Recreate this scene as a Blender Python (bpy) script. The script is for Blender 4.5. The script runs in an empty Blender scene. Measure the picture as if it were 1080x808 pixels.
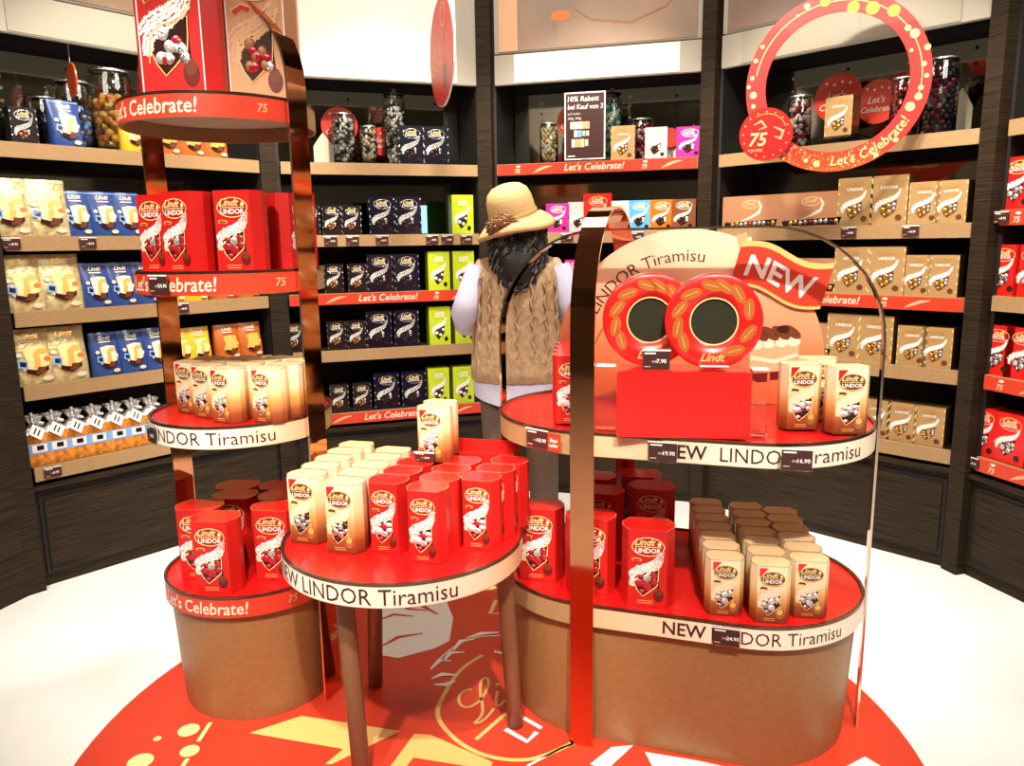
import bpy, math, random
from mathutils import Vector, Matrix
random.seed(7)
SC = bpy.context.scene
COL = SC.collection
PI = math.pi
def R(a): return math.radians(a)

# ------------------------------------------------------------------ camera
F = 810.0; CH = 1.38; PT = R(10.3); RL = R(0.83)
fwd = Vector((0, math.cos(PT), -math.sin(PT)))
up0 = Vector((0, math.sin(PT), math.cos(PT))); rt0 = Vector((1, 0, 0))
rt = rt0*math.cos(RL) - up0*math.sin(RL)
up = up0*math.cos(RL) + rt0*math.sin(RL)
CP = Vector((0, 0, CH))
cd = bpy.data.cameras.new('camera'); cam = bpy.data.objects.new('camera', cd); COL.objects.link(cam)
cd.sensor_width = 36; cd.lens = 36*F/1080; cd.clip_start = .05; cd.clip_end = 60
m = Matrix((rt, up, -fwd)).transposed().to_4x4(); m.translation = CP
cam.matrix_world = m
SC.camera = cam
def at(px, py, z):
    d = fwd + rt*((px-540)/F) - up*((py-404)/F)
    return CP + d*((z-CH)/d.z)
def prx(p):
    q = Vector(p)-CP
    return 540+F*q.dot(rt)/q.dot(fwd)

# ------------------------------------------------------------------ materials
M = {}
def mat(name, col, rough=.5, metal=0, emit=None, es=0, spec=.5, noise=0, nscale=20, bump=0, coat=0, trans=0, alpha=1, stretch=None, col2=None):
    mt = bpy.data.materials.new(name); mt.use_nodes = True
    nt = mt.node_tree; b = nt.nodes['Principled BSDF']
    b.inputs['Base Color'].default_value = (*col, 1)
    b.inputs['Roughness'].default_value = rough
    b.inputs['Metallic'].default_value = metal
    b.inputs['Specular IOR Level'].default_value = spec
    b.inputs['Coat Weight'].default_value = coat
    b.inputs['Transmission Weight'].default_value = trans
    b.inputs['Alpha'].default_value = alpha
    if emit:
        b.inputs['Emission Color'].default_value = (*emit, 1); b.inputs['Emission Strength'].default_value = es
    if noise or bump or col2:
        tc = nt.nodes.new('ShaderNodeTexCoord'); mp = nt.nodes.new('ShaderNodeMapping')
        nt.links.new(tc.outputs['Object'], mp.inputs['Vector'])
        if stretch: mp.inputs['Scale'].default_value = stretch
        nz = nt.nodes.new('ShaderNodeTexNoise'); nz.inputs['Scale'].default_value = nscale; nz.inputs['Detail'].default_value = 5
        nt.links.new(mp.outputs[0], nz.inputs['Vector'])
        if noise or col2:
            rp = nt.nodes.new('ShaderNodeValToRGB')
            c2 = col2 if col2 else tuple(min(1, c*(1+noise)) for c in col)
            c1 = col if col2 else tuple(c*(1-noise) for c in col)
            rp.color_ramp.elements[0].position = .3; rp.color_ramp.elements[0].color = (*c1, 1)
            rp.color_ramp.elements[1].position = .7; rp.color_ramp.elements[1].color = (*c2, 1)
            nt.links.new(nz.outputs[0], rp.inputs[0]); nt.links.new(rp.outputs[0], b.inputs['Base Color'])
        if bump:
            bp = nt.nodes.new('ShaderNodeBump'); bp.inputs['Strength'].default_value = bump; bp.inputs['Distance'].default_value = .01
            nt.links.new(nz.outputs[0], bp.inputs['Height']); nt.links.new(bp.outputs[0], b.inputs['Normal'])
    M[name] = mt
    return mt
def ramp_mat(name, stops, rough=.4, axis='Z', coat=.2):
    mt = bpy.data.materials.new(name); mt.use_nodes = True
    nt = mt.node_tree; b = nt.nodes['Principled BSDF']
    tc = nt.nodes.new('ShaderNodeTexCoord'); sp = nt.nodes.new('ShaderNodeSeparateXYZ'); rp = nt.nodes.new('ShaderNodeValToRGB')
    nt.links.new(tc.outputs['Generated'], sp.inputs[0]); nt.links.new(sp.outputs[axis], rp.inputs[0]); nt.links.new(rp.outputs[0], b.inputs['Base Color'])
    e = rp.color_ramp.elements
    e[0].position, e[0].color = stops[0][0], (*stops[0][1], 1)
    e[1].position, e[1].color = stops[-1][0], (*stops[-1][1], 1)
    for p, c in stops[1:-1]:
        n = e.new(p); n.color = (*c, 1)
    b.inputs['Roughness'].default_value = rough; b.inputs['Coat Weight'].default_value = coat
    M[name] = mt

mat('wood', (.010, .0065, .004), .55, stretch=(1.2, 1.2, 45), nscale=4, col2=(.046, .030, .018), bump=.15, spec=.12)
mat('floor', (.87, .87, .86), .25, noise=.03, nscale=3)
mat('black', (.006, .005, .005), .6)
mat('carcass', (.012, .009, .008), .6)
mat('tan', (.36, .22, .10), .5, noise=.08, nscale=120)
mat('cream', (.80, .66, .46), .45)
mat('peach', (.72, .40, .22), .4)
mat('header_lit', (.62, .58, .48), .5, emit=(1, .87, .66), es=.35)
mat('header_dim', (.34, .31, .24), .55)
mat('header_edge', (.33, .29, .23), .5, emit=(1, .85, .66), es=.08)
mat('ceil', (.12, .11, .08), .8)
mat('wallp', (.14, .12, .09), .8)
mat('mirror', (.36, .35, .29), .07, 1)
mat('red', (.80, .012, .010), .30, coat=.4)
mat('red_mat', (.52, .009, .007), .40)
mat('red_top', (.62, .006, .006), .28, coat=.3)
mat('red_dark', (.33, .006, .006), .35)
mat('red_deep', (.12, .005, .004), .4)
mat('banner', (.62, .045, .020), .35)
mat('gold', (.78, .47, .14), .32, .6)
mat('gold_flat', (.78, .50, .16), .45)
mat('pale_gold', (.93, .70, .30), .4)
mat('copper', (.62, .25, .12), .06, 1, noise=.15, nscale=3, bump=.06)
mat('copper_edge', (.95, .78, .60), .15, 1)
mat('rim', (.20, .11, .07), .2, .9)
mat('white', (.85, .83, .80), .4)
mat('ivory', (.80, .70, .52), .5)
mat('text_brown', (.045, .010, .008), .5)
mat('brown', (.14, .035, .012), .4)
mat('brown_mid', (.32, .12, .04), .4)
mat('choc', (.035, .010, .006), .25)
mat('drum', (.33, .17, .068), .42, .15, noise=.08, nscale=60)
mat('drum_under', (.50, .38, .26), .6)
mat('leg', (.24, .115, .055), .42, .15)
mat('tag', (.055, .018, .016), .35)
mat('clear', (1, 1, 1), .03, trans=1)
mat('glass', (.95, 1, .96), .03, trans=1)
mat('film', (.75, .70, .66), .18, .5, noise=.5, nscale=90, bump=.6)
mat('navy', (.003, .003, .013), .28, coat=.4)
mat('blackbox', (.010, .007, .006), .28, coat=.4)
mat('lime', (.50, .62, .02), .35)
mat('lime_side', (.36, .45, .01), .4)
mat('silver', (.75, .75, .78), .22, .9, noise=.4, nscale=70, bump=.8)
mat('goldfoil', (.90, .68, .34), .28, .5, noise=.3, nscale=40, bump=.7)
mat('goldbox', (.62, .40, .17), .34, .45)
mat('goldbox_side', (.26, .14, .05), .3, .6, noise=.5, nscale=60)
mat('copperbox', (.56, .27, .14), .4, .3)
mat('magenta', (.78, .02, .30), .35)
mat('palepink', (.85, .52, .55), .4)
mat('cyan', (.55, .80, .80), .4)
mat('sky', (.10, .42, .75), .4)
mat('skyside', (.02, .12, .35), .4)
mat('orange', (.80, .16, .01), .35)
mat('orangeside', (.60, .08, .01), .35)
mat('bronze', (.35, .13, .05), .3, .5)
mat('blue_bag', (.03, .07, .27), .3, coat=.3, noise=.25, nscale=9, bump=.3)
mat('yellow_bag', (.80, .45, .02), .3, noise=.15, nscale=12, bump=.3)
mat('orange_bag', (.50, .12, .02), .3, noise=.3, nscale=12, bump=.3)
mat('lightblue', (.22, .42, .80), .4)
mat('caramel', (.85, .40, .08), .35)
mat('amber', (.62, .22, .03), .2, coat=.5, noise=.5, nscale=45, bump=.5)
mat('candy_silver', (.55, .52, .55), .2, .7)
mat('candy_dark', (.02, .016, .03), .25, coat=.4)
mat('candy_red', (.45, .02, .03), .2, .3, coat=.4)
mat('candy_white', (.8, .76, .66), .3)
mat('candy_gold', (.8, .50, .12), .2, .8)
mat('candy_teal', (.05, .35, .32), .25, .3)
mat('candy_wine', (.16, .01, .04), .2, .4)
mat('skin', (.60, .36, .25), .5)
mat('straw', (.62, .40, .17), .75, noise=.10, nscale=150, bump=.35)
mat('flower', (.17, .075, .025), .7)
mat('hair', (.012, .010, .010), .45, noise=.4, nscale=30)
mat('hair_grey', (.16, .14, .13), .45)
mat('vest', (.46, .30, .17), .85, noise=.18, nscale=55, bump=1.0, stretch=(1, 1, .5))
mat('shirt', (.60, .60, .78), .7, noise=.05, nscale=8)
mat('trouser', (.13, .085, .06), .75, noise=.12, nscale=12, bump=.2)
mat('shoe', (.03, .02, .018), .4)
mat('poster_brown', (.035, .02, .014), .4, stretch=(1, 1, 2), nscale=2.2, col2=(.30, .17, .09))
mat('poster_face', (.20, .15, .115), .45, nscale=1.6, col2=(.44, .27, .17))
mat('poster_plum', (.10, .06, .07), .45, nscale=1.5, col2=(.34, .22, .16))
mat('screen', (.1, .3, .5), .3, emit=(.35, .70, 1), es=1.2)
mat('leafgold', (.42, .11, .02), .35)
mat('banner_edge', (.85, .16, .08), .4)
mat('ivory_shaded_top', (.70, .50, .27), .5)  # ivory box top with some of its shade mixed into the colour
mat('olive', (.030, .030, .018), .18)
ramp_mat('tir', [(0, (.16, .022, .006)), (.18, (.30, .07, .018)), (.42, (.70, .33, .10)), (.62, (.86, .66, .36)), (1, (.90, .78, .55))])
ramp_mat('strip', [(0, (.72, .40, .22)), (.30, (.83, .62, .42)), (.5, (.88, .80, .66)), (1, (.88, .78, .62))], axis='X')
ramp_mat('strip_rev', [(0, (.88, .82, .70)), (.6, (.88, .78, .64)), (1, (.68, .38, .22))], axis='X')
ramp_mat('board', [(0, (.56, .10, .035)), (.30, (.70, .20, .08)), (.62, (.82, .42, .24)), (.85, (.88, .66, .45)), (1, (.88, .74, .55))], axis='Z')
ramp_mat('ringgrad', [(0, (.62, .10, .02)), (.12, (.66, .04, .02)), (.3, (.72, .03, .025)), (1, (.66, .05, .04))], axis='Z')

# ------------------------------------------------------------------ mesh builder
TXT = {}
def text_geo(s, bold=0.0, shear=0.0):
    k = (s, bold, shear)
    if k not in TXT:
        cu = bpy.data.curves.new('t', 'FONT'); cu.body = s; cu.size = 1; cu.resolution_u = 2
        cu.offset = bold; cu.shear = shear; cu.fill_mode = 'FRONT'
        o = bpy.data.objects.new('t', cu); COL.objects.link(o)
        dg = bpy.context.evaluated_depsgraph_get()
        me = bpy.data.meshes.new_from_object(o.evaluated_get(dg))
        V = [(v.co.x, v.co.y) for v in me.vertices]; Fc = [tuple(p.vertices) for p in me.polygons]
        bpy.data.objects.remove(o); bpy.data.curves.remove(cu); bpy.data.meshes.remove(me)
        xs = [v[0] for v in V]; x0, x1 = min(xs), max(xs)
        V = [(x-x0, y) for x, y in V]
        TXT[k] = (V, Fc, x1-x0)
    return TXT[k]
class MB:
    def __init__(s): s.v = []; s.f = []; s.m = []; s.s = []; s.mats = []
    def mi(s, name):
        if name not in s.mats: s.mats.append(name)
        return s.mats.index(name)
    def add(s, V, Fc, m, smooth=False, M4=None):
        b = len(s.v); k = s.mi(m)
        for p in V:
            p = Vector(p)
            if M4 is not None: p = M4 @ p
            s.v.append(tuple(p))
        for f in Fc:
            s.f.append(tuple(b+i for i in f)); s.m.append(k); s.s.append(smooth)
    def box(s, x0, x1, y0, y1, z0, z1, m, M4=None):
        V = [(x, y, z) for z in (z0, z1) for y in (y0, y1) for x in (x0, x1)]
        s.add(V, [(0, 2, 3, 1), (4, 5, 7, 6), (0, 1, 5, 4), (2, 6, 7, 3), (0, 4, 6, 2), (1, 3, 7, 5)], m, False, M4)
    def prism(s, pts, z0, z1, m, mtop=None, smooth=False, cap=True, scale_top=1, M4=None):
        n = len(pts); V = [(x, y, z0) for x, y in pts]+[(x*scale_top, y*scale_top, z1) for x, y in pts]
        s.add(V, [(i, (i+1) % n, n+(i+1) % n, n+i) for i in range(n)], m, smooth, M4)
        if cap:
            s.add([V[i] for i in range(n)], [tuple(range(n-1, -1, -1))], m, False, M4)
            s.add([V[n+i] for i in range(n)], [tuple(range(n))], mtop or m, False, M4)
    def loft(s, rings, m, closed=True, cap=True, smooth=True, M4=None):
        n = len(rings[0]); V = [p for r in rings for p in r]; Fc = []
        for j in range(len(rings)-1):
            for i in range(n if closed else n-1):
                a = j*n+i; b_ = j*n+(i+1) % n
                Fc.append((a, b_, b_+n, a+n))
        s.add(V, Fc, m, smooth, M4)
        if cap and closed:
            s.add(rings[0], [tuple(range(n-1, -1, -1))], m, False, M4); s.add(rings[-1], [tuple(range(n))], m, False, M4)
    def tube(s, path, r, m, n=10, cap=True):
        rings = []
        P = [Vector(p) for p in path]
        rr = r if isinstance(r, (list, tuple)) else [r]*len(P)
        pu = None
        for i, p in enumerate(P):
            t = (P[min(i+1, len(P)-1)]-P[max(i-1, 0)]).normalized()
            if pu is None:
                pu = t.cross(Vector((0, 0, 1)))
                if pu.length < .05: pu = t.cross(Vector((0, 1, 0)))
            pu = (pu - t*pu.dot(t)).normalized(); w = t.cross(pu)
            rings.append([tuple(p+pu*rr[i]*math.cos(2*PI*k/n)+w*rr[i]*math.sin(2*PI*k/n)) for k in range(n)])
        s.loft(rings, m, cap=cap)
    def lathe(s, prof, m, n=24, cx=0, cy=0, smooth=True):
        s.loft([[(cx+r*math.cos(2*PI*k/n), cy+r*math.sin(2*PI*k/n), z) for k in range(n)] for r, z in prof], m, cap=False, smooth=smooth)
    def ball(s, c, r, m, n=8, k=5, M4=None):
        rx, ry, rz = r if isinstance(r, (tuple, list)) else (r, r, r)
        V = []; Fc = []
        for j in range(k+1):
            a = -PI/2+PI*j/k
            for i in range(n):
                b_ = 2*PI*i/n; V.append((c[0]+rx*math.cos(a)*math.cos(b_), c[1]+ry*math.cos(a)*math.sin(b_), c[2]+rz*math.sin(a)))
        for j in range(k):
            for i in range(n): Fc.append((j*n+i, j*n+(i+1) % n, (j+1)*n+(i+1) % n, (j+1)*n+i))
        s.add(V, Fc, m, True, M4)
    # flat graphics: fn maps (u,v) to a point
    def poly(s, pts, fn, m): s.add([fn(u, v) for u, v in pts], [tuple(range(len(pts)))], m)
    def ell(s, cx, cy, a, b, fn, m, n=20, rot=0):
        c, d = math.cos(rot), math.sin(rot)
        s.poly([(cx+a*math.cos(2*PI*i/n)*c-b*math.sin(2*PI*i/n)*d, cy+a*math.cos(2*PI*i/n)*d+b*math.sin(2*PI*i/n)*c) for i in range(n)], fn, m)
    def ring(s, cx, cy, a, b, w, fn, m, n=28, a0=0, a1=2*PI):
        V = []
        for i in range(n+1):
            t = a0+(a1-a0)*i/n
            V += [fn(cx+(a-w)*math.cos(t), cy+(b-w)*math.sin(t)), fn(cx+a*math.cos(t), cy+b*math.sin(t))]
        s.add(V, [(2*i, 2*i+1, 2*i+3, 2*i+2) for i in range(n)], m)
    def ribbon(s, pts, w, fn, m, taper=False):
        V = []; n = len(pts)
        for i, (x, y) in enumerate(pts):
            x0, y0 = pts[max(i-1, 0)]; x1, y1 = pts[min(i+1, n-1)]
            dx, dy = x1-x0, y1-y0; l = math.hypot(dx, dy) or 1
            ww = w*(math.sin(PI*(i+.3)/(n-.4)) if taper else 1)/2
            V += [fn(x-dy/l*ww, y+dx/l*ww), fn(x+dy/l*ww, y-dx/l*ww)]
        s.add(V, [(2*i, 2*i+1, 2*i+3, 2*i+2) for i in range(n-1)], m)
    def text(s, st, size, x, y, fn, m, bold=0, shear=0, align='l', sx=1):
        V, Fc, w = text_geo(st, bold, shear)
        off = {'l': 0, 'c': -w/2, 'r': -w}[align]
        s.add([fn(x+(u+off)*size*sx, y+v*size) for u, v in V], Fc, m)
        return w*size*sx
    def mesh(s, name):
        me = bpy.data.meshes.new(name); me.from_pydata(s.v, [], s.f)
        for mm in s.mats: me.materials.append(M[mm])
        me.polygons.foreach_set('material_index', s.m); me.polygons.foreach_set('use_smooth', s.s)
        me.update(); return me
    def build(s, name, parent=None, loc=None, rz=0):
        o = bpy.data.objects.new(name, s.mesh(name)); COL.objects.link(o)
        if parent: o.parent = parent
        if loc is not None: o.location = loc
        if rz: o.rotation_euler = (0, 0, rz)
        return o
def tag(o, label=None, cat=None, group=None, kind=None):
    if label: o['label'] = label
    if cat: o['category'] = cat
    if group: o['group'] = group
    if kind: o['kind'] = kind
    return o
def empty(name, loc=(0, 0, 0), rz=0):
    o = bpy.data.objects.new(name, None); COL.objects.link(o); o.location = loc; o.rotation_euler = (0, 0, rz); o.empty_display_size = .05
    return o
def kids(o): return [c for c in bpy.data.objects if c.parent == o]
KC = {}
def copy_tree(o, parent=None):
    c = o.copy(); COL.objects.link(c)
    if parent: c.parent = parent
    if o.name not in KC: KC[o.name] = kids(o)
    for ch in KC[o.name]: copy_tree(ch, c)
    return c
USED = set()
def place(proto, loc, rz, label, cat, group=None):
    o = proto if proto.name not in USED else copy_tree(proto)
    if proto.name not in USED:
        KC.setdefault(proto.name, kids(proto)); USED.add(proto.name)
    o.location = loc; o.rotation_euler = (0, 0, rz)
    tag(o, label, cat, group); return o
ORD = ['first', 'second', 'third', 'fourth', 'fifth', 'sixth', 'seventh', 'eighth', 'ninth', 'tenth']

# ------------------------------------------------------------------ carton boxes
def octo(W, D, c):
    w, d = W/2, D/2; a = W*.135; b = D*.36
    return [(-w+a, -d), (w-a, -d), (w, -d+b), (w, d-b), (w-a, d), (-w+a, d), (-w, d-b), (-w, -d+b)]
def band_pt(t):  # the floral swoosh centre line, box units (x by width, z by height)
    P = [(-.40, .27), (-.38, .38), (-.24, .455), (-.02, .50), (.16, .55), (.28, .63), (.33, .74)]
    f = t*(len(P)-1); i = min(int(f), len(P)-2); f -= i
    return P[i][0]*(1-f)+P[i+1][0]*f, P[i][1]*(1-f)+P[i+1][1]*f
def swoosh(mb, W, H, fn, m, n, seed, wd=.075, ls=1.0, solid=None):
    rnd = random.Random(seed)
    if solid:
        mb.ribbon([(band_pt(i/14)[0]*W, band_pt(i/14)[1]*H) for i in range(15)], wd*1.5*H, lambda u, v: fn(u, v, 1), solid, taper=True)
    rows_ = 3 if n < 100 else 5; cols_ = max(6, n//rows_)
    for i in range(cols_):
        t = (i+.5)/cols_; k = .50+.50*math.sin(PI*min(1, t*.95+.12))
        x0, z0 = band_pt(max(0, t-.03)); x1, z1 = band_pt(min(1, t+.03)); dx, dz = (x1-x0)*W, (z1-z0)*H; q = math.hypot(dx, dz) or 1
        x, z = band_pt(t); x *= W; z *= H
        ww = wd*H*k; step = 2*ww/rows_; seg = 1.55*H*.75/cols_
        for j in range(rows_):
            o = -ww+step*(j+.5)+rnd.uniform(-.15, .15)*step; cx = x-dz/q*o; cz = z+dx/q*o
            if abs(cx) > W*.43: continue
            a = math.atan2(dz, dx)+rnd.choice([.7, -.7, .2, 1.3, -1.2])+rnd.uniform(-.3, .3)
            L = min(step, seg*1.4)*rnd.uniform(.52, .78)*ls; w = L*.55
            c, s_ = math.cos(a), math.sin(a); la = 2+.22*((i+j*2) % 4)+.02*((i*3+j) % 7)
            mb.add([fn(cx+c*L, cz+s_*L, la), fn(cx-s_*w, cz+c*w, la), fn(cx-c*L, cz-s_*L, la), fn(cx+s_*w, cz-c*w, la)], [(0, 1, 2, 3)], m)
WIN = [(-.30, .40), (-.12, .45), (.10, .475), (.27, .50), (.26, .38), (.24, .29), (.05, .20), (-.10, .14), (-.22, .21), (-.30, .30)]
def lindor(name, W, D, H, st, seed=1, detail=True):
    c = D*.30
    body = MB()
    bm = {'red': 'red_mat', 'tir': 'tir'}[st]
    body.prism(octo(W, D, c), 0, H, bm, mtop={'red': 'red_top', 'tir': 'ivory_shaded_top'}[st])
    op = octo(W-.001, D-.001, c); body.ribbon(op+[op[0], op[1]], .0022, lambda u, v: (u, v, H+.0004), 'banner_edge' if st == 'red' else 'brown_mid')
    yf = -D/2
    def fn(u, v, k=1): return (u, yf-.0005*k, v)
    sw = W*.80
    n = 150 if detail else 60
    swoosh(body, sw, H, fn, 'white' if st == 'red' else 'ivory', n, seed, ls=1.2, wd=.078, solid=('ivory' if st == 'tir' else None))
    edge = [(u*sw*.86-.01*W, v*H) for u, v in WIN]
    body.ribbon([(-.35*sw, .26*H), (-.30*sw, .39*H), (-.12*sw, .445*H), (.10*sw, .475*H), (.30*sw, .53*H), (.36*sw, .62*H)], H*.008, lambda u, v: fn(u, v, 3), 'pale_gold')
    # dipped truffle and its pouring strand
    body.ribbon([(.26*sw, .48*H), (.255*sw, .34*H), (.27*sw, .24*H)], W*.035, lambda u, v: fn(u, v, 2), 'choc' if st == 'red' else 'caramel')
    body.ell(.27*sw, .16*H, .12*sw, .085*H, lambda u, v: fn(u, v, 2.2), 'red_deep' if st == 'red' else 'brown_mid')
    body.ell(.27*sw, .20*H, .09*sw, .045*H, lambda u, v: fn(u, v, 2.6), 'brown' if st == 'red' else 'caramel')
    for k_ in range(2):
        body.poly([(-.22*sw, (.075-.03*k_)*H), (.14*sw, (.075-.03*k_)*H), (.14*sw, (.082-.03*k_)*H), (-.22*sw, (.082-.03*k_)*H)], lambda u, v: fn(u, v, 2), 'gold_flat')
    # small ribbon flag
    fm = 'gold_flat' if st == 'red' else 'brown'
    body.ribbon([(-.36*sw, .615*H), (-.26*sw, .625*H), (-.14*sw, .61*H)], H*.035, lambda u, v: fn(u, v, 2), fm)
    if st == 'red':
        body.ribbon([(-.34*sw, .615*H), (-.26*sw, .623*H), (-.16*sw, .611*H)], H*.020, lambda u, v: fn(u, v, 3), 'red_dark')
    else:
        body.poly([(-.40*sw, .97*H), (-.12*sw, .97*H), (-.40*sw, .80*H)], lambda u, v: fn(u, v, 1), 'red')
    o = body.build(name)
    lg = MB(); cx, cz, a, b_ = .01*W, .79*H, .31*W, .125*H*(1 if H/W < 1.7 else .9)
    lg.ell(cx, cz, a, b_, lambda u, v: fn(u, v, 3), 'red_dark' if st == 'red' else 'brown', n=28)
    lg.ring(cx, cz, a, b_, a*.05, lambda u, v: fn(u, v, 4), 'pale_gold' if st == 'red' else 'gold_flat')
    lg.poly([(cx-a*.80, cz-a*.02), (cx+a*.80, cz-a*.02), (cx+a*.80, cz+a*.02), (cx-a*.80, cz+a*.02)], lambda u, v: fn(u, v, 4), 'pale_gold')
    lg.text('Lindt', a*.60, cx-a*.20, cz+b_*.16, lambda u, v: fn(u, v, 4), 'pale_gold', bold=.012, shear=.4, align='c')
    lg.poly([(cx+a*.58, cz+b_*.12), (cx+a*.74, cz+b_*.12), (cx+a*.80, cz+b_*.34), (cx+a*.66, cz+b_*.62), (cx+a*.56, cz+b_*.34)], lambda u, v: fn(u, v, 4), 'pale_gold')
    lg.text('LINDOR', a*.42, cx, cz-b_*.62, lambda u, v: fn(u, v, 4), 'white', bold=.022, align='c')
    p = lg.build('logo_oval', o)
    wn = MB(); wp = [(u*sw, v*H) for u, v in WIN]
    wn.poly(wp, lambda u, v: fn(u, v, 2.4), 'choc')
    wn.ribbon(wp+[wp[0]], H*.010, lambda u, v: fn(u, v, 3.4), 'pale_gold')
    rnd = random.Random(seed+5)
    bl = ['candy_red', 'candy_red', 'film', 'palepink'] if st == 'red' else ['film', 'silver', 'film', 'choc']
    for (u, v, r) in ((-.18, .31, .095), (.0, .38, .09), (.0, .27, .085), (.16, .41, .08), (.17, .33, .07), (-.12, .20, .05), (-.17, .40, .05)):
        wn.ball((u*sw, yf-.0012, v*H), (r*W*rnd.uniform(1.0, 1.5), .003, r*W*rnd.uniform(.7, 1.1)), rnd.choice(bl), n=8, k=4)
    wn.build('window', o)
    return o
P_red_s = lindor('chocolate_box', .105, .080, .185, 'red', 1)
P_red_l = lindor('chocolate_box', .140, .095, .215, 'red', 2)
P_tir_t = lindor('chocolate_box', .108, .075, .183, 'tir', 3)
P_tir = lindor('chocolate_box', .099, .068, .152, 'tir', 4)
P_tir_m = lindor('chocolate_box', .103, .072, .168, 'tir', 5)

def shelf_box(name, W, D, H, body, side, st):
    """small rectangular carton or bag as one printed mesh"""
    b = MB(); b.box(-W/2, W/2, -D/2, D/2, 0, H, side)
    yf = -D/2
    def fn(u, v, k=1): return (u, yf-.0006*k, v)
    b.poly([(-W/2, 0), (W/2, 0), (W/2, H), (-W/2, H)], fn, body)
    sc = {'navy': 'silver', 'black': 'silver'}.get(st, 'white')
    if st in ('navy', 'black'): sc = 'white'
    n = 48
    swoosh(b, W*.92, H, lambda u, v, k=1: fn(u, v, k+1), sc, n, 3, wd=.060, ls=1.25, solid='white' if st not in ('navy', 'black') else None)
    lo = {'navy': 'silver', 'black': 'silver', 'gold': 'gold', 'lime': 'lime_side', 'red': 'gold_flat'}.get(st, 'white')
    b.ring(.02*W, .80*H, .34*W, .13*H, .02*W, lambda u, v: fn(u, v, 2), lo, n=16)
    b.text('Lindt', W*.20, 0, .80*H, lambda u, v: fn(u, v, 3), lo if st == 'gold' else ('pale_gold' if st != 'lime' else 'white'), bold=.02, shear=.4, align='c')
    b.text('LINDOR', W*.125, 0, .73*H, lambda u, v: fn(u, v, 3), 'white', bold=.02, align='c')
    b.poly([(u*W*.80, v*H) for u, v in WIN], lambda u, v: fn(u, v, 3), {'red': 'red_deep', 'gold': 'brown'}.get(st, 'choc'))
    cm = {'navy': ['silver', 'navy'], 'black': ['silver', 'brown_mid'], 'lime': ['choc', 'white', 'olive'], 'gold': ['candy_red', 'candy_silver', 'candy_dark', 'candy_gold'], 'red': ['candy_red', 'film', 'silver']}.get(st, ['candy_white', 'choc'])
    rnd = random.Random(11)
    for (u, v, r) in ((-.16, .31, .09), (.0, .38, .085), (.02, .26, .08), (.14, .40, .07), (.14, .32, .06), (-.10, .21, .05)):
        b.ball((u*W, yf-.0025, v*H), (r*W, .002, r*W*.9), rnd.choice(cm), n=7, k=4)
    b.ell(.28*W, .15*H, .09*W, .06*H, lambda u, v: fn(u, v, 4), 'brown' if st in ('gold',) else 'choc', n=12)
    if st in ('navy', 'black', 'gold'):   # glints down the foil edges
        for k in range(5):
            z = (.08+.2*k)*H
            b.ell(-.47*W, z, .02*W, .035*H, lambda u, v: fn(u, v, 2), 'silver' if st != 'gold' else 'pale_gold', n=6)
            b.ell(.47*W, z+.05*H, .02*W, .035*H, lambda u, v: fn(u, v, 2), 'silver' if st != 'gold' else 'pale_gold', n=6)
    return b.build(name)
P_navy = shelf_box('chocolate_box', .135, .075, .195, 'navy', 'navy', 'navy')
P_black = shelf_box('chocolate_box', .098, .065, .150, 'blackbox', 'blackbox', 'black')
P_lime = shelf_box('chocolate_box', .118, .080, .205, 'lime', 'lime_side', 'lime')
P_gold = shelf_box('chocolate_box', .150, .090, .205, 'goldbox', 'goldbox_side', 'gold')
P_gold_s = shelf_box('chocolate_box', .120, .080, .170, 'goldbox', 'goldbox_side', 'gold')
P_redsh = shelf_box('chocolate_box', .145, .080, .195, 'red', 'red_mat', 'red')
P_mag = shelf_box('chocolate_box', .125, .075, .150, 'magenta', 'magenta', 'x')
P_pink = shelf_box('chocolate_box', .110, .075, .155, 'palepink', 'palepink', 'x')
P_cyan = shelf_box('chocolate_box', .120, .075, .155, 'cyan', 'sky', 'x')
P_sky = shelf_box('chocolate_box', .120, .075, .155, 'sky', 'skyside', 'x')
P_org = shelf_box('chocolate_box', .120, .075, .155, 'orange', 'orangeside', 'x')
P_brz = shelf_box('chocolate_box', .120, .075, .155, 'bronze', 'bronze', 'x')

def gift_box():
    W, D, H = .30, .09, .155; b = MB(); b.box(-W/2, W/2, -D/2, D/2, 0, H, 'copperbox')
    def fn(u, v, k=1): return (u, -D/2-.0006*k, v)
    b.ribbon([(-.05, .035), (.0, .052), (.045, .075), (.055, .105), (.04, .13)], .014, fn, 'ivory', taper=True)
    b.ring(.0, .115, .045, .02, .003, fn, 'pale_gold'); b.text('Lindt', .025, 0, .110, lambda u, v: fn(u, v, 2), 'pale_gold', shear=.4, align='c')
    b.poly([(-.13, .008), (.13, .008), (.14, .042), (-.14, .030)], fn, 'choc')
    rnd = random.Random(2)
    for i in range(11): b.ball((-.118+i*.0235, -D/2-.002, .022+rnd.uniform(-.003, .004)), (.012, .003, .010), rnd.choice(['navy', 'silver', 'candy_gold', 'candy_red', 'candy_silver']), n=7, k=4)
    return b.build('gift_box')
P_gift = gift_box()

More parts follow.
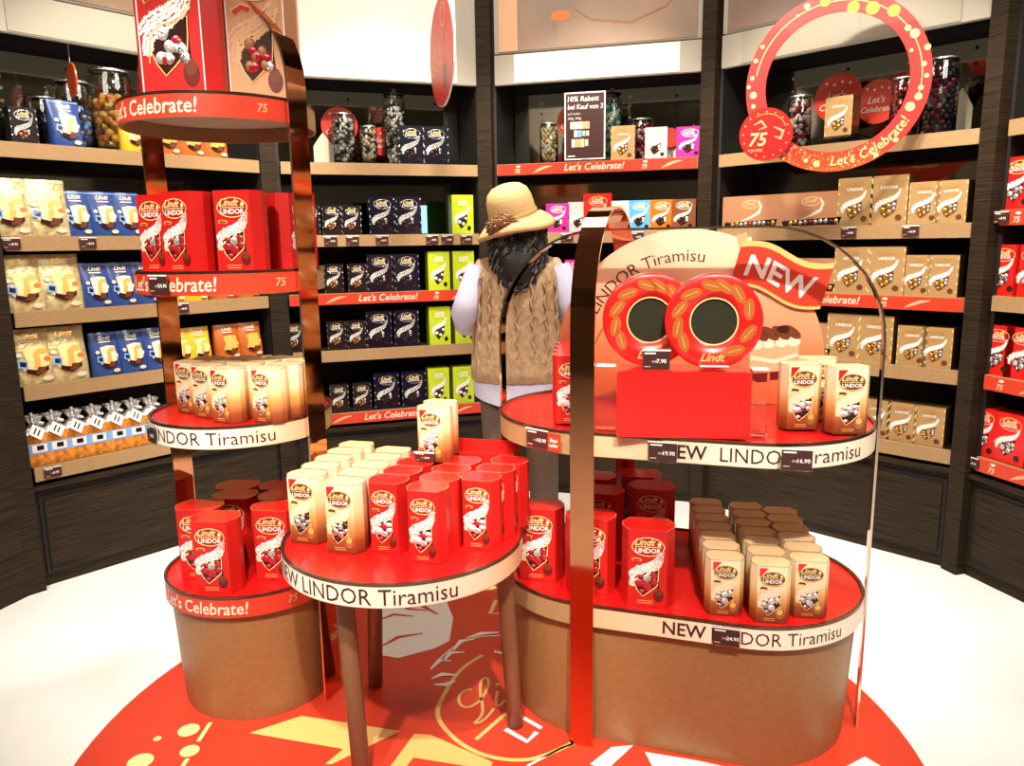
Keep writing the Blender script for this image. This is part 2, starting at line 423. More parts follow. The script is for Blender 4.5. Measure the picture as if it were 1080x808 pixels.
def bag(name, W, D, H, m, kind):
    b = MB(); rings = []
    for j, t in enumerate((0, .08, .3, .6, .82, .93, 1.0)):
        d = D*(1-.93*max(0, (t-.25)/.75)**1.2); w = W*(1-.04*math.sin(PI*t))
        y0 = -d/2 - D*.06*math.sin(PI*t); y1 = d/2
        e = min(.012, d*.3)
        rings.append([(-w/2, y1, t*H), (-w/2, y0+e, t*H), (-w/2+e, y0, t*H), (0, y0-.004*math.sin(PI*t), t*H), (w/2-e, y0, t*H), (w/2, y0+e, t*H), (w/2, y1, t*H), (0, y1+.003, t*H)])
    b.loft(rings[::1], m)
    def fy(v):
        t = min(1, max(0, v/H)); d = D*(1-.93*max(0, (t-.25)/.75)**1.2)
        return -d/2 - D*.06*math.sin(PI*t)-.0045
    def fn(u, v, k=1): return (u, fy(v)-.0006*k, v)
    for k in range(3): b.poly([(-W*.47, H*(.945+.012*k)), (W*.47, H*(.945+.012*k)), (W*.47, H*(.95+.012*k)), (-W*.47, H*(.95+.012*k))], fn, 'pale_gold' if kind != 'blue' else 'lightblue')
    b.text('Lindt', W*.20, 0, .83*H, lambda u, v: fn(u, v, 2), 'ivory' if kind != 'gold' else 'gold', shear=.4, bold=.02, align='c')
    b.poly([(-.20*W, .77*H), (.20*W, .77*H), (.20*W, .795*H), (-.20*W, .795*H)], fn, 'ivory')
    glow = {'gold': 'pale_gold', 'blue': 'ivory', 'yellow': 'pale_gold', 'orange': 'caramel'}[kind]
    pg = [(-.20, .66), (.06, .70), (.30, .68), (.34, .40), (.25, .24), (-.06, .22), (-.26, .30), (-.16, .46)]
    for a_, b__ in (((0, .22), (.3, .45)), ((.45, .22), (.62, .45))): pass
    for i in range(len(pg)): # fan keeps it on the slanted front
        u0, v0 = pg[i]; u1, v1 = pg[(i+1) % len(pg)]
        b.poly([(.04*W, .45*H), (u0*W, v0*H), (u1*W, v1*H)], fn, glow)
    b.ribbon([(.30*W, .60*H), (.16*W, .60*H), (.08*W, .56*H), (.08*W, .44*H), (.06*W, .30*H)], W*.13, lambda u, v: fn(u, v, 2), 'caramel')
    b.poly([(-.20*W, .24*H), (.05*W, .16*H), (.30*W, .26*H), (.30*W, .34*H), (.05*W, .27*H), (-.18*W, .31*H)], lambda u, v: fn(u, v, 3), 'choc')
    b.poly([(.00*W, .20*H), (.20*W, .20*H), (.26*W, .32*H), (.08*W, .33*H)], lambda u, v: fn(u, v, 4), 'brown')
    if kind in ('blue', 'gold'):
        b.poly([(-.36*W, .34*H), (-.14*W, .31*H), (-.12*W, .45*H), (-.33*W, .48*H)], lambda u, v: fn(u, v, 3), 'lightblue')
        b.poly([(-.31*W, .365*H), (-.18*W, .345*H), (-.165*W, .425*H), (-.295*W, .445*H)], lambda u, v: fn(u, v, 4), 'navy')
        b.ell(-.30*W, .56*H, .07*W, .04*H, lambda u, v: fn(u, v, 3), 'ivory', n=10)
    b.ell(.27*W, .11*H, .12*W, .045*H, lambda u, v: fn(u, v, 3), 'ivory', n=12)
    b.ell(.30*W, .46*H, .08*W, .045*H, lambda u, v: fn(u, v, 3), 'orange' if kind == 'gold' else glow, n=10)
    return b.build(name)
P_bgold = bag('chocolate_bag', .165, .085, .225, 'goldfoil', 'gold')
P_bblue = bag('chocolate_bag', .120, .070, .185, 'blue_bag', 'blue')
P_byel = bag('chocolate_bag', .115, .070, .17, 'yellow_bag', 'yellow')
P_borg = bag('chocolate_bag', .125, .070, .17, 'orange_bag', 'orange')

def gift_bag():
    r = empty('gift_bag'); b = MB(); W, D = .10, .075
    prof = [(1, 0), (1.04, .04), (1.02, .10), (.92, .135), (.5, .16), (.28, .17), (.5, .185), (.7, .205)]
    def rg(s, z): return [(W/2*s*cx, D/2*s*cy, z) for cx, cy in ((-1, -.8), (-.8, -1), (.8, -1), (1, -.8), (1, .8), (.8, 1), (-.8, 1), (-1, .8))]
    b.loft([rg(s, z) for s, z in prof[:4]], 'amber'); b.loft([rg(s, z) for s, z in prof[3:]], 'film', cap=False)
    b.build('pouch', r)
    l = MB()
    l.loft([rg(1.06, z) for z in (.052, .095)], 'lightblue', cap=False)
    l.poly([(-.025, .058), (.03, .058), (.03, .09), (-.025, .09)], lambda u, v: (u, -D/2*1.06-.001, v), 'white')
    l.poly([(-.008, .066), (.018, .066), (.018, .085), (-.008, .085)], lambda u, v: (u, -D/2*1.06-.002, v), 'navy')
    l.build('label_band', r)
    t = MB(); Mt = Matrix.Translation((.0, -.040, .142)) @ Matrix.Rotation(R(38), 4, 'Y') @ Matrix.Rotation(R(-28), 4, 'X')
    t.box(-.027, .027, -.001, .001, -.024, .024, 'white', M4=Mt)
    for k in range(2): t.box(-.012+.016*k, -.006+.016*k, -.002, -.001, -.014, .014, 'blackbox', M4=Mt)
    t.build('tag', r)
    q = MB(); q.tube([(0, -.012, .168), (-.01, -.03, .19), (-.012, -.03, .225)], [.004, .010, .007], 'silver', 6); q.tube([(0, -.012, .168), (.015, -.03, .18), (.03, -.035, .172)], [.003, .009, .006], 'silver', 6)
    q.build('ribbon', r)
    return r
P_gbag = gift_bag()

def jar(r, H, fill, cm, seed, lid='none'):
    o = empty('candy_jar'); g = MB()
    g.lathe([(0, .004), (r*.95, 0), (r, .006), (r, H*.90), (r*.86, H*.95), (r*.86, H*.985), (r*.83, H*.985), (r*.83, H*.95), (r*.96, H*.89), (r*.96, .01), (0, .01)], 'glass', 24)
    g.build('jar_glass', o)
    c = MB(); rnd = random.Random(seed); br = r*.24
    z = .012+br*.8
    lay = 0
    while z < H*fill:
        for k in range(9):
            a = 2*PI*k/9+lay*.35; c.ball((r*.70*math.cos(a), r*.70*math.sin(a), z+rnd.uniform(-.3, .3)*br), (br, br*rnd.uniform(.8, 1), br*.85), rnd.choice(cm), 6, 4)
        z += br*1.25; lay += 1
    for k in range(5): a = k*1.3; c.ball((r*.35*math.cos(a), r*.35*math.sin(a), z-br*.4), br, rnd.choice(cm), 6, 4)
    c.lathe([(r*.55, .012), (r*.55, H*fill-.01)], cm[0], 12)
    tag(c.build('sweets', o), kind='stuff')
    l = MB()
    if lid == 'ball':
        l.lathe([(r*.95, H*.985), (r*.95, H), (r*.3, H*1.01), (r*.12, H*1.02), (r*.3, H*1.06), (0, H*1.08)], 'glass', 20)
    else:
        l.lathe([(r*.92, H*.975), (r*.92, H*1.0), (0, H*1.0)], 'silver', 20)
    l.build('lid', o)
    return o

# ------------------------------------------------------------------ room
fl = MB(); fl.box(-3.6, 3.6, -3.2, 5.4, -.05, 0, 'floor'); tag(fl.build('floor'), kind='structure')
cl = MB(); cl.box(-3.6, 3.6, -3.2, 5.4, 3.3, 3.35, 'ceil'); tag(cl.build('ceiling'), kind='structure')
for nm, a in (('wall_back', (-3.6, 3.6, 5.35, 5.4)), ('wall_front', (-3.6, 3.6, -3.2, -3.15)), ('wall_left', (-3.6, -3.55, -3.15, 5.35)), ('wall_right', (3.55, 3.6, -3.15, 5.35))):
    w = MB(); w.box(*a, 0, 3.3, 'wallp'); tag(w.build(nm), kind='structure')

# ------------------------------------------------------------------ shelving bays
Q = [Vector(q) for q in ((-1.98, 2.965), (-1.17, 3.875), (-.115, 4.22), (.99, 3.92), (1.85, 3.03), (2.14, 2.0))]
ZS = [1.79, 1.435, 1.14, .845, .51]
SHN = ['top', 'second', 'third', 'fourth', 'bottom']
class Bay: pass
BAYS = []
RED_SH = {0: [], 1: [2, 4], 2: [0, 2, 4], 3: [2], 4: [1, 3, 4]}
BLAB = ['tall dark wood shelving bay of gold and blue chocolate bags, leftmost', 'tall dark wood shelving bay with navy and lime boxes, left of the shopper',
        'tall dark wood shelving bay directly behind the shopper, pastel boxes on it', 'tall dark wood shelving bay of gold and copper boxes behind the ring sign',
        'tall dark wood shelving bay of red boxes at the right edge']
for k in range(5):
    A, B = Q[k], Q[k+1]; L = (B-A).length; u = (B-A)/L; n = Vector((-u.y, u.x)); ang = math.atan2(u.y, u.x)
    by = Bay(); by.A, by.L, by.u, by.n, by.ang = A, L, u, n, ang
    by.Z = ZS if k < 4 else [1.805, 1.478, 1.155, .846, .512]
    BAYS.append(by)
    root = empty('shelving_bay', (A.x, A.y, 0), ang); tag(root, BLAB[k], 'shelving'); by.root = root
    HT = 3.0
    c = MB(); c.box(.045, L-.045, .40, .42, 0, HT, 'black')
    c.box(.030, .050, .02, .42, .44, HT, 'carcass'); c.box(L-.050, L-.030, .02, .42, .44, HT, 'carcass')
    c.build('carcass', root)
    p = MB(); p.box(-.040, .036, -.035, .06, 0, HT, 'wood')
    p.build('pilaster', root)
    s0, s1 = .055, L-.055
    mr = MB(); mr.box(s0, s1, .385, .395, by.Z[0]+.01, 2.20, 'mirror')
    mr.box(s0, s1, .388, .395, by.Z[1]+.01, by.Z[0]-.07, 'mirror')
    rnd = random.Random(k)
    for j in range(4):
        sx = s0+(s1-s0)*(.15+.24*j)
        for q in range(5): mr.ell(sx, 2.17-.055*q-rnd.random()*.02, .008, .008, lambda a, b_: (a, .3840, b_), 'black' if j % 2 else 'pale_gold', n=10)
    mr.build('mirror', root)
    hz = 2.335 if k != 1 else 3.0
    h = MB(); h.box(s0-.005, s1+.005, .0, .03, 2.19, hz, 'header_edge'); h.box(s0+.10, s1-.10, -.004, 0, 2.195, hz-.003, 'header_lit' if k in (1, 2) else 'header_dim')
    if k < 4: h.build('header_panel', root)
    else: 
        h = MB(); h.box(s0, s1, .0, .03, 2.3, 3.0, 'wood'); h.build('header_panel', root)
    if k in (0, 2, 3):
        po = MB(); pm = {0: 'poster_brown', 2: 'poster_face', 3: 'poster_plum'}[k]
        po.box(s0-.005, s1+.005, .005, .03, 2.345, 3.0, 'header_edge'); po.box(s0+.02, s1-.02, .0, .005, 2.350, 2.98, pm)
        if k == 2:
            po.box(s0+.02, s0+.12, -.003, 0, 2.35, 2.98, 'peach')
            po.ribbon([(.42, 2.56), (.55, 2.47), (.75, 2.44), (.92, 2.50), (1.0, 2.60)], .012, lambda a, b_: (a, -.001, b_), 'brown_mid', taper=True)
            po.ell(.40, 2.50, .05, .025, lambda a, b_: (a, -.001, b_), 'orange')
            po.ribbon([(.37, 2.49), (.365, 2.45), (.375, 2.41)], .008, lambda a, b_: (a, -.001, b_), 'brown_mid', taper=True)
        po.build('poster', root)
    for i, z in enumerate(by.Z):
        s = MB(); s.box(s0, s1, .012, .385, z-.030, z-.002, 'carcass')
        s.build('shelf', root)
        f = MB(); red = i in RED_SH[k]
        f.box(s0, s1, -.004, .012, z-.058, z, 'tan' if not red else 'tan')
        if red:
            f.box(s0+.003, s1-.003, -.007, -.004, z-.056, z-.002, 'banner')
            fw = lambda a, b_: (a, -.0078, b_)
            mid = (s0+s1)/2
            f.text("Let's Celebrate!", .048, mid, z-.043, fw, 'ivory', bold=.012, shear=.25, align='c')
            for d in (-.42, .24):
                f.text('75', .030, mid+d, z-.048, fw, 'ivory', bold=.01, shear=.25)
                f.ell(mid+d+.02, z-.014, .012, .006, fw, 'ivory', n=8)
                f.ribbon([(mid+d+.10, z-.048), (mid+d+.13, z-.034), (mid+d+.16, z-.022), (mid+d+.20, z-.016)], .014, fw, 'peach', taper=True)
        o = f.build('shelf_edge_strip', root)
        if red: o['label'] = 'red printed edge strip'
    b = MB(); b.box(.036, L-.04, .012, .42, 0, .43, 'wood'); b.box(.036, L-.04, -.012, .40, .415, .435, 'wood')
    b.box(.060, L-.060, .006, .013, .050, .385, 'black')
    b.build('base_cabinet', root)
    d = MB(); d.box(.075, L-.075, -.004, .007, .06, .368, 'wood'); d.build('cabinet_door', root)
# last pilaster and the panels running on towards the viewer
A = Q[0]
lp = MB(); d0 = (A-Vector((-2.33, 1.85))).normalized(); a0 = math.atan2(d0.y, d0.x)
lp.box(-1.2, -.045, -.02, .05, 0, 3.0, 'wood'); tag(lp.build('side_panel', None, (A.x, A.y, 0), a0), 'plain dark wood end panel left of the leftmost shelving bay', 'panel')
def bay_pt(k, s, t, z): b = BAYS[k]; p = b.A+b.u*s+b.n*t; return Vector((p.x, p.y, z))
def s_of(k, px, t, z):
    lo, hi = -.3, BAYS[k].L+.6
    for _ in range(40):
        mi = (lo+hi)/2
        if prx(bay_pt(k, mi, t, z)) < px: lo = mi
        else: hi = mi
    return lo
BN = ['leftmost bay', 'bay left of shopper', 'bay behind shopper', 'gold-box bay', 'far right bay']
def row(k, sh, proto, desc, cat, pxs, t=.065, dz=0, h=.1, group=None, yaw=0):
    z = BAYS[k].Z[sh]
    for i, px in enumerate(pxs):
        s = s_of(k, px, t-.04, z+h); p = bay_pt(k, s, t, z-.0015+dz)
        pos = '' if len(pxs) == 1 else (['left', 'right'][i]+' one, ' if len(pxs) == 2 else (['leftmost', 'middle', 'rightmost'][i]+' one, ' if len(pxs) == 3 else ORD[i]+' from left, '))
        place(proto, p, BAYS[k].ang+R(yaw), f"{desc}, {pos}{SHN[sh]} shelf, {BN[k]}", cat, group or f"{desc.split(' with')[0]} rows in the {BN[k]}")
CB = 'chocolate box'; BG = 'chocolate bag'
# leftmost bay
row(0, 1, P_bgold, 'gold chocolate bag with caramel picture', BG, [9, 50]); row(0, 1, P_bblue, 'blue chocolate bag with caramel pour', BG, [82, 111, 136])
row(0, 2, P_bgold, 'gold chocolate bag with caramel picture', BG, [24, 65]); row(0, 2, P_bblue, 'blue chocolate bag with caramel pour', BG, [103, 130, 156])
row(0, 2, P_byel, 'yellow chocolate bag', BG, [184, 208], h=.05); row(0, 2, P_borg, 'orange brown chocolate bag', BG, [236, 263], h=.05)
row(0, 3, P_bgold, 'gold chocolate bag with caramel picture', BG, [35, 71]); row(0, 3, P_bblue, 'blue chocolate bag with caramel pour', BG, [113, 141, 167])
row(0, 3, P_byel, 'yellow chocolate bag', BG, [192, 212]); row(0, 3, P_borg, 'orange brown chocolate bag', BG, [242, 266])
row(0, 4, P_gbag, 'amber sweet pouch with white tag and ribbon', 'gift bag', [41, 62, 83, 104, 125, 145, 164], h=.08)
row(0, 0, P_bblue, 'blue chocolate bag leaning on jar', BG, [72], h=.06)
row(0, 0, P_borg, 'orange brown chocolate bag half under red disc', BG, [178, 204, 229], h=.02)
row(0, 0, P_byel, 'yellow chocolate bag beside the amber jar', BG, [143], h=.04)
def putjar(k, px, r, H, fill, cm, seed, lab, lid='none', t=.12):
    z = BAYS[k].Z[0]; s = s_of(k, px, t, z+.1); j = jar(r, H, fill, cm, seed, lid)
    j.location = bay_pt(k, s, t, z-.0015); tag(j, lab, 'jar', 'sweet jars on the top shelves')
putjar(0, 49, .052, .205, .62, ['candy_dark', 'blackbox'], 1, 'short glass jar of dark sweets, top shelf at the far left', t=.17)
putjar(0, 80, .070, .28, .60, ['blue_bag', 'lightblue', 'candy_silver'], 2, 'glass jar of blue wrapped sweets behind the blue bag, far left', t=.16)
putjar(0, 120, .085, .34, .64, ['candy_gold', 'amber', 'caramel'], 3, 'widest glass jar holding golden caramel sweets, left top shelf', t=.13)
row(0, 0, P_black, 'small black chocolate box', CB, [27], t=.14, h=.05)
# bay left of the shopper
row(1, 1, P_black, 'small black chocolate box', CB, [327, 350, 371]); row(1, 1, P_navy, 'navy chocolate box with silver print', CB, [403, 431]); row(1, 1, P_lime, 'lime green chocolate box', CB, [488])
row(1, 2, P_black, 'small black chocolate box', CB, [352, 377]); row(1, 2, P_navy, 'navy chocolate box with silver print', CB, [401, 429]); row(1, 2, P_lime, 'lime green chocolate box', CB, [463, 489])
row(1, 3, P_black, 'small black chocolate box', CB, [310, 355, 376]); row(1, 3, P_navy, 'navy chocolate box with silver print', CB, [400, 429]); row(1, 3, P_lime, 'lime green chocolate box', CB, [464, 491])
row(1, 4, P_black, 'small black chocolate box', CB, [358, 382]); row(1, 4, P_navy, 'navy chocolate box with silver print', CB, [408, 437]); row(1, 4, P_lime, 'lime green chocolate box', CB, [463, 489])
row(1, 0, P_navy, 'navy chocolate box with silver print', CB, [434, 460])
putjar(1, 363, .058, .255, .88, ['candy_silver', 'candy_dark', 'white'], 4, 'glass jar of silver and black sweets beside the pink round card')
putjar(1, 389, .044, .195, .86, ['candy_gold', 'candy_white', 'candy_dark'], 5, 'small glass jar of gold and white sweets, between two taller jars', t=.10)
putjar(1, 417, .056, .36, .80, ['candy_silver', 'navy', 'candy_white'], 6, 'tallest glass jar of silver and navy sweets beside navy boxes', 'ball')
# behind the shopper
putjar(2, 579, .048, .21, .86, ['candy_gold', 'candy_white'], 7, 'slim glass jar of pale gold sweets left of the dark discount sign', t=.09)
putjar(2, 645, .052, .36, .84, ['candy_teal', 'candy_white', 'candy_teal'], 8, 'tall glass jar of teal sweets right behind the dark discount sign', 'ball', t=.2)
putjar(2, 677, .056, .215, .88, ['candy_wine', 'candy_red', 'palepink'], 9, 'glass jar of wine red sweets between gold and pink boxes', t=.15)
row(2, 0, P_gold_s, 'gold chocolate box right of the discount sign', CB, [657], h=.1); row(2, 0, P_pink, 'pale pink chocolate box beside the wine jar', CB, [692]); row(2, 0, P_mag, 'magenta chocolate box', CB, [727])
row(2, 1, P_mag, 'magenta chocolate box beside the straw hat', CB, [588]); row(2, 1, P_pink, 'pale pink chocolate box', CB, [610]); row(2, 1, P_redsh, 'red chocolate box', CB, [630], dz=0)
row(2, 1, P_cyan, 'white and pale blue chocolate box', CB, [652]); row(2, 1, P_sky, 'sky blue chocolate box', CB, [675]); row(2, 1, P_org, 'orange chocolate box', CB, [698]); row(2, 1, P_brz, 'bronze chocolate box', CB, [721])
row(2, 2, P_mag, 'magenta chocolate box', CB, [608]); row(2, 2, P_cyan, 'white and pale blue chocolate box', CB, [560])
# gold bay
row(3, 1, P_gift, 'wide copper gift box', 'gift box', [792, 856], h=.08); row(3, 1, P_gold, 'large gold chocolate box', CB, [902, 938]); row(3, 1, P_gold_s, 'small gold chocolate box', CB, [975, 1003])
row(3, 2, P_gift, 'wide copper gift box', 'gift box', [790, 850], h=.08); row(3, 2, P_gold, 'large gold chocolate box', CB, [898, 935]); row(3, 2, P_gold_s, 'small gold chocolate box', CB, [966, 994])
row(3, 3, P_gift, 'wide copper gift box', 'gift box', [846], h=.08); row(3, 3, P_gold, 'large gold chocolate box', CB, [890, 923]); row(3, 3, P_gold_s, 'small gold chocolate box', CB, [962, 988])
row(3, 4, P_gold_s, 'small gold chocolate box', CB, [924, 951, 980])
row(3, 0, P_gold_s, 'gold chocolate box seen through the ring sign', CB, [884], t=.10, dz=.035, h=.1)
putjar(3, 843, .052, .24, .82, ['candy_red', 'candy_white', 'candy_wine'], 10, 'glass jar of red and white sweets seen through the ring sign')
putjar(3, 990, .068, .30, .86, ['candy_dark', 'candy_wine'], 11, 'large glass jar of dark sweets right of the ring sign', t=.11)
putjar(3, 953, .056, .25, .86, ['candy_wine', 'candy_red'], 12, 'glass jar of wine sweets partly behind the ring sign edge')
# far right bay
row(4, 1, P_redsh, 'red chocolate box', CB, [1073, 1108], h=.12); row(4, 2, P_redsh, 'red chocolate box', CB, [1057, 1088], h=.1)
row(4, 3, P_redsh, 'red chocolate box', CB, [1051, 1078], h=.1); row(4, 4, P_redsh, 'red chocolate box', CB, [1036, 1064], h=.1)

# acrylic plinth under the gold box on the top shelf
z = ZS[0]; s = s_of(3, 884, .1, z+.05)
a = MB(); a.box(-.11, .11, -.07, .07, 0, .004, 'glass'); a.box(-.11, .11, -.07, .07, .031, .035, 'glass'); a.box(-.11, -.106, -.07, .07, .004, .031, 'glass'); a.box(.106, .11, -.07, .07, .004, .031, 'glass')
tag(a.build('acrylic_riser', None, bay_pt(3, s, .1, z-.0015), BAYS[3].ang), 'clear acrylic riser under the gold box, top shelf', 'display stand')

# round cards propped at the back of the top shelves
def round_card(k, px, t, zc, r, lab, txt=True, m='banner', sh=0):
    z = BAYS[k].Z[sh]; s = s_of(k, px, t, zc)
    root = empty('round_sign', bay_pt(k, s, t, z-.0015), BAYS[k].ang); b = MB(); zc -= z
    def ring_(y): return [(r*math.cos(2*PI*i/32), y, zc+r*math.sin(2*PI*i/32)) for i in range(32)]
    b.loft([ring_(-.003), ring_(.003)], m, smooth=False)
    fn = lambda u, v: (u, -.0038, v+zc)
    if txt:
        b.text("Let's", r*.42, -r*.45, -r*.05, fn, 'ivory', shear=.25, bold=.01); b.text('Celebrate!', r*.36, -r*.75, -r*.45, fn, 'ivory', shear=.25, bold=.01)
        for i in range(4): b.ell(-r*.5+i*r*.33, r*.62-.08*r*(i % 2), r*.06, r*.06, fn, 'pale_gold', n=8)
    b.build('card', root)
    st = MB(); st.box(-.012, .012, .003, .006, 0, max(.02, zc-r*.5), 'clear'); st.box(-.03, .03, -.02, .04, 0, .004, 'clear'); st.build('stand', root)
    tag(root, lab, 'sign', 'round cards on the top shelves')
round_card(1, 358, .22, 2.0, .095, 'round red card behind the silver and black sweets jar')
round_card(1, 404, .24, 1.93, .075, 'round red card between the small jar and tallest jar')
round_card(2, 604, .24, 2.03, .085, 'round red card peeking from behind the dark discount sign')
round_card(2, 707, .26, 1.92, .05, 'small round red card between pink and magenta boxes', False)
round_card(3, 884, .24, 2.02, .11, 'round red card behind the gold box inside the ring sign')
round_card(3, 926, .24, 1.98, .095, 'round red card at the inner right edge of the ring sign')
def pale_card(k, px, t, w, h, lab):
    s = s_of(k, px, t, ZS[0]+.1); b = MB()
    pts = [(-w, 0), (w, 0), (w, h*.6), (w*.4, h*.86), (0, h), (-w*.4, h*.86), (-w, h*.6)]
    b.loft([[(u, y, v) for u, v in pts] for y in (-.003, .003)], 'ivory', smooth=False); b.box(-w*.4, w*.4, .003, .05, 0, .004, 'ivory')
    tag(b.build('shaped_card', None, bay_pt(k, s, t, ZS[0]-.0015), BAYS[k].ang), lab, 'card')
pale_card(1, 341, .20, .05, .17, 'pale cream pointed card standing in for a mirror reflection, left of the jars')  # solid card added in place of a reflection in the back mirror
pale_card(3, 1013, .25, .045, .20, 'pale cream shaped card behind the large dark jar')
pale_card(2, 703, .28, .05, .17, 'pale cream shaped card between the pink and magenta boxes')
pale_card(2, 731, .30, .035, .20, 'narrow cream pointed card behind the magenta box')

# the screen glowing at the back of the second shelf
s = s_of(1, 440, .3, 1.55); b = MB(); b.box(-.06, .06, 0, .015, .0, .17, 'blackbox'); b.box(-.055, .055, -.002, 0, .01, .163, 'screen'); b.box(-.04, .04, -.03, .04, 0, .006, 'blackbox')
tag(b.build('screen', None, bay_pt(1, s, .30, 1.4335), BAYS[1].ang), 'small glowing blue screen behind the navy boxes', 'screen')

# discount sign
s = s_of(2, 617, .03, 1.9)
ds = empty('discount_sign', bay_pt(2, s, .025, 1.7885), BAYS[2].ang+R(2)); b = MB()
b.box(-.105, .105, -.003, .003, .012, .345, 'white'); b.box(-.098, .098, -.004, -.003, .019, .338, 'tag')
fn = lambda u, v: (u, -.0048, v)
b.text('10% Rabatt', .036, -.088, .300, fn, 'white', bold=.015, shear=.1); b.text('bei Kauf von 3', .034, -.088, .262, fn, 'white', bold=.015, shear=.1, sx=.92)
b.text('auf Lindor', .016, -.088, .235, fn, 'white'); b.text('200g, 500g', .016, -.088, .212, fn, 'white')
for (x0, x1, z0, z1, mm) in ((-.075, -.01, .165, .20, 'ivory'), (-.01, .025, .165, .20, 'peach'), (-.055, -.04, .125, .158, 'white'), (-.038, -.015, .125, .158, 'lightblue'), (-.011, .003, .13, .155, 'ivory'), (.008, .022, .13, .155, 'ivory'), (-.068, -.05, .075, .115, 'ivory'), (-.048, -.025, .075, .115, 'peach'), (-.023, -.002, .075, .115, 'pale_gold'), (.002, .018, .08, .112, 'ivory')):
    b.poly([(x0, z0), (x1, z0), (x1, z1), (x0, z1)], fn, mm)
b.box(-.088, -.05, -.0048, -.004, .028, .034, 'white')
b.build('panel', ds); b = MB(); b.box(-.02, .02, -.015, .02, 0, .012, 'clear'); b.build('clip', ds)
tag(ds, 'dark brown discount sign with white frame and German writing', 'sign')

# hanging round red disc
hd = empty('hanging_disc', (-.285, 3.55, 2.205), R(-72)); b = MB(); r = .222
b.loft([[(r*math.cos(2*PI*i/48), y, r*math.sin(2*PI*i/48)) for i in range(48)] for y in (-.004, .004)], 'red_mat', smooth=False)
b.loft([[((r+.004)*math.cos(2*PI*i/48), y, (r+.004)*math.sin(2*PI*i/48)) for i in range(48)] for y in (-.002, .006)], 'white', smooth=False)
fn = lambda u, v: (u, -.0048, v)
b.text("Let's", .07, -.14, .0, fn, 'gold_flat', shear=.25); b.text('Celebrate!', .06, -.18, -.07, fn, 'gold_flat', shear=.25)
b.ribbon([(.06, .17), (.09, .14), (.09, .09), (.05, .06), (.03, .02), (.05, -.08)], .014, fn, 'banner'); b.ring(.05, .14, .045, .05, .006, fn, 'peach'); b.ell(.06, -.11, .035, .05, fn, 'red_deep')
b.build('disc', hd); b = MB(); b.tube([(0, 0, r), (0, 0, 1.095)], .001, 'white', 6); b.build('thread', hd)
tag(hd, 'hanging round red disc turned nearly edge-on, above the navy boxes', 'sign')

b = MB(); r = .065; b.loft([[(r*math.cos(2*PI*i/32), y, r*math.sin(2*PI*i/32)) for i in range(32)] for y in (-.003, .003)], 'orangeside', smooth=False); b.tube([(0, 0, r), (0, 0, .16)], .001, 'white', 6)
s_ = s_of(0, 75, .06, 2.08); tag(b.build('hanging_disc', None, bay_pt(0, s_, .06, 2.06), R(-46)), 'small peach disc hanging edge-on above the blue sweets jar, far left', 'sign')
# ring sign
rc = Vector((1.338, 3.30, 2.005)); rg = empty('ring_sign', rc, R(-22)); b = MB(); ro, ri = .350, .272; N = 72
def rr_(rad, y): return [(rad*math.cos(2*PI*i/N), y, rad*math.sin(2*PI*i/N)) for i in range(N)]
b.loft([rr_(ri, -.004), rr_(ro, -.004)], 'ringgrad', cap=False, smooth=False); b.loft([rr_(ro, .004), rr_(ri, .004)], 'banner', cap=False, smooth=False)
b.loft([rr_(ro, -.004), rr_(ro, .004)], 'banner', cap=False); b.loft([rr_(ri, .004), rr_(ri, -.004)], 'banner', cap=False)
fn = lambda u, v: (u, -.0050, v); fn2 = lambda u, v: (u, -.0056, v)
b.ring(0, 0, .316, .316, .0035, fn, 'pale_gold', 60, R(-15), R(170))
rnd = random.Random(4)
for a_, q, s_ in ((100, .335, .020), (80, .30, .024), (66, .31, .026), (52, .335, .024), (112, .345, .012), (90, .355, .013), (36, .325, .012), (30, .335, .018), (18, .358, .012), (8, .335, .010), (0, .345, .009), (-8, .33, .010), (-14, .33, .014), (-22, .315, .018), (150, .35, .008), (160, .35, .009), (172, .345, .009), (184, .335, .014), (178, .355, .008), (192, .34, .009), (-45, .35, .010), (-60, .352, .010), (-100, .335, .013), (-108, .33, .009), (72, .355, .009), (20, .30, .007), (120, .33, .006)):
    q *= .957; b.ell(q*math.cos(R(a_)), q*math.sin(R(a_)), s_, s_, fn2, 'pale_gold' if s_ < .019 or a_ < 40 else 'caramel', n=14)
for i in range(150):
    a_ = R(rnd.uniform(-128, -52)); q = rnd.uniform(.278, .347); s_ = rnd.uniform(.0015, .004); b.ell(q*math.cos(a_), q*math.sin(a_), s_, s_, fn2, rnd.choice(['gold_flat', 'pale_gold', 'caramel']), n=5)
def arc_text(b, st, size, rad, a_mid, fnp, m, inner=True, bold=0, shear=0, cx=0, cz=0):
    V, Fc, w = text_geo(st, bold, shear); W = w*size
    out = []
    for u, v in V:
        if inner:  # reads left to right along the bottom of the ring
            a_ = a_mid+(u*size-W/2)/rad; q = rad-v*size
        else:
            a_ = a_mid-(u*size-W/2)/rad; q = rad+v*size
        out.append(fnp(cx+q*math.cos(a_), cz+q*math.sin(a_)))
    b.add(out, Fc, m)
arc_text(b, "Let's Celebrate!", .054, .326, R(-60), lambda u, v: (u, -.0062, v), 'pale_gold', True, .01, .2)
b.build('ring', rg)
b = MB(); bc = (-.262, -.186); br_ = .108
b.loft([[(bc[0]+br_*math.cos(2*PI*i/40), y, bc[1]+br_*math.sin(2*PI*i/40)) for i in range(40)] for y in (-.016, -.008)], 'red_mat', smooth=False)
fn = lambda u, v: (bc[0]+u, -.0168, bc[1]+v)
b.text('75', .075, -.03, -.045, fn, 'pale_gold', bold=.015, shear=.2, align='c'); b.ring(0, 0, .085, .085, .003, fn, 'caramel', 30, R(20), R(120))
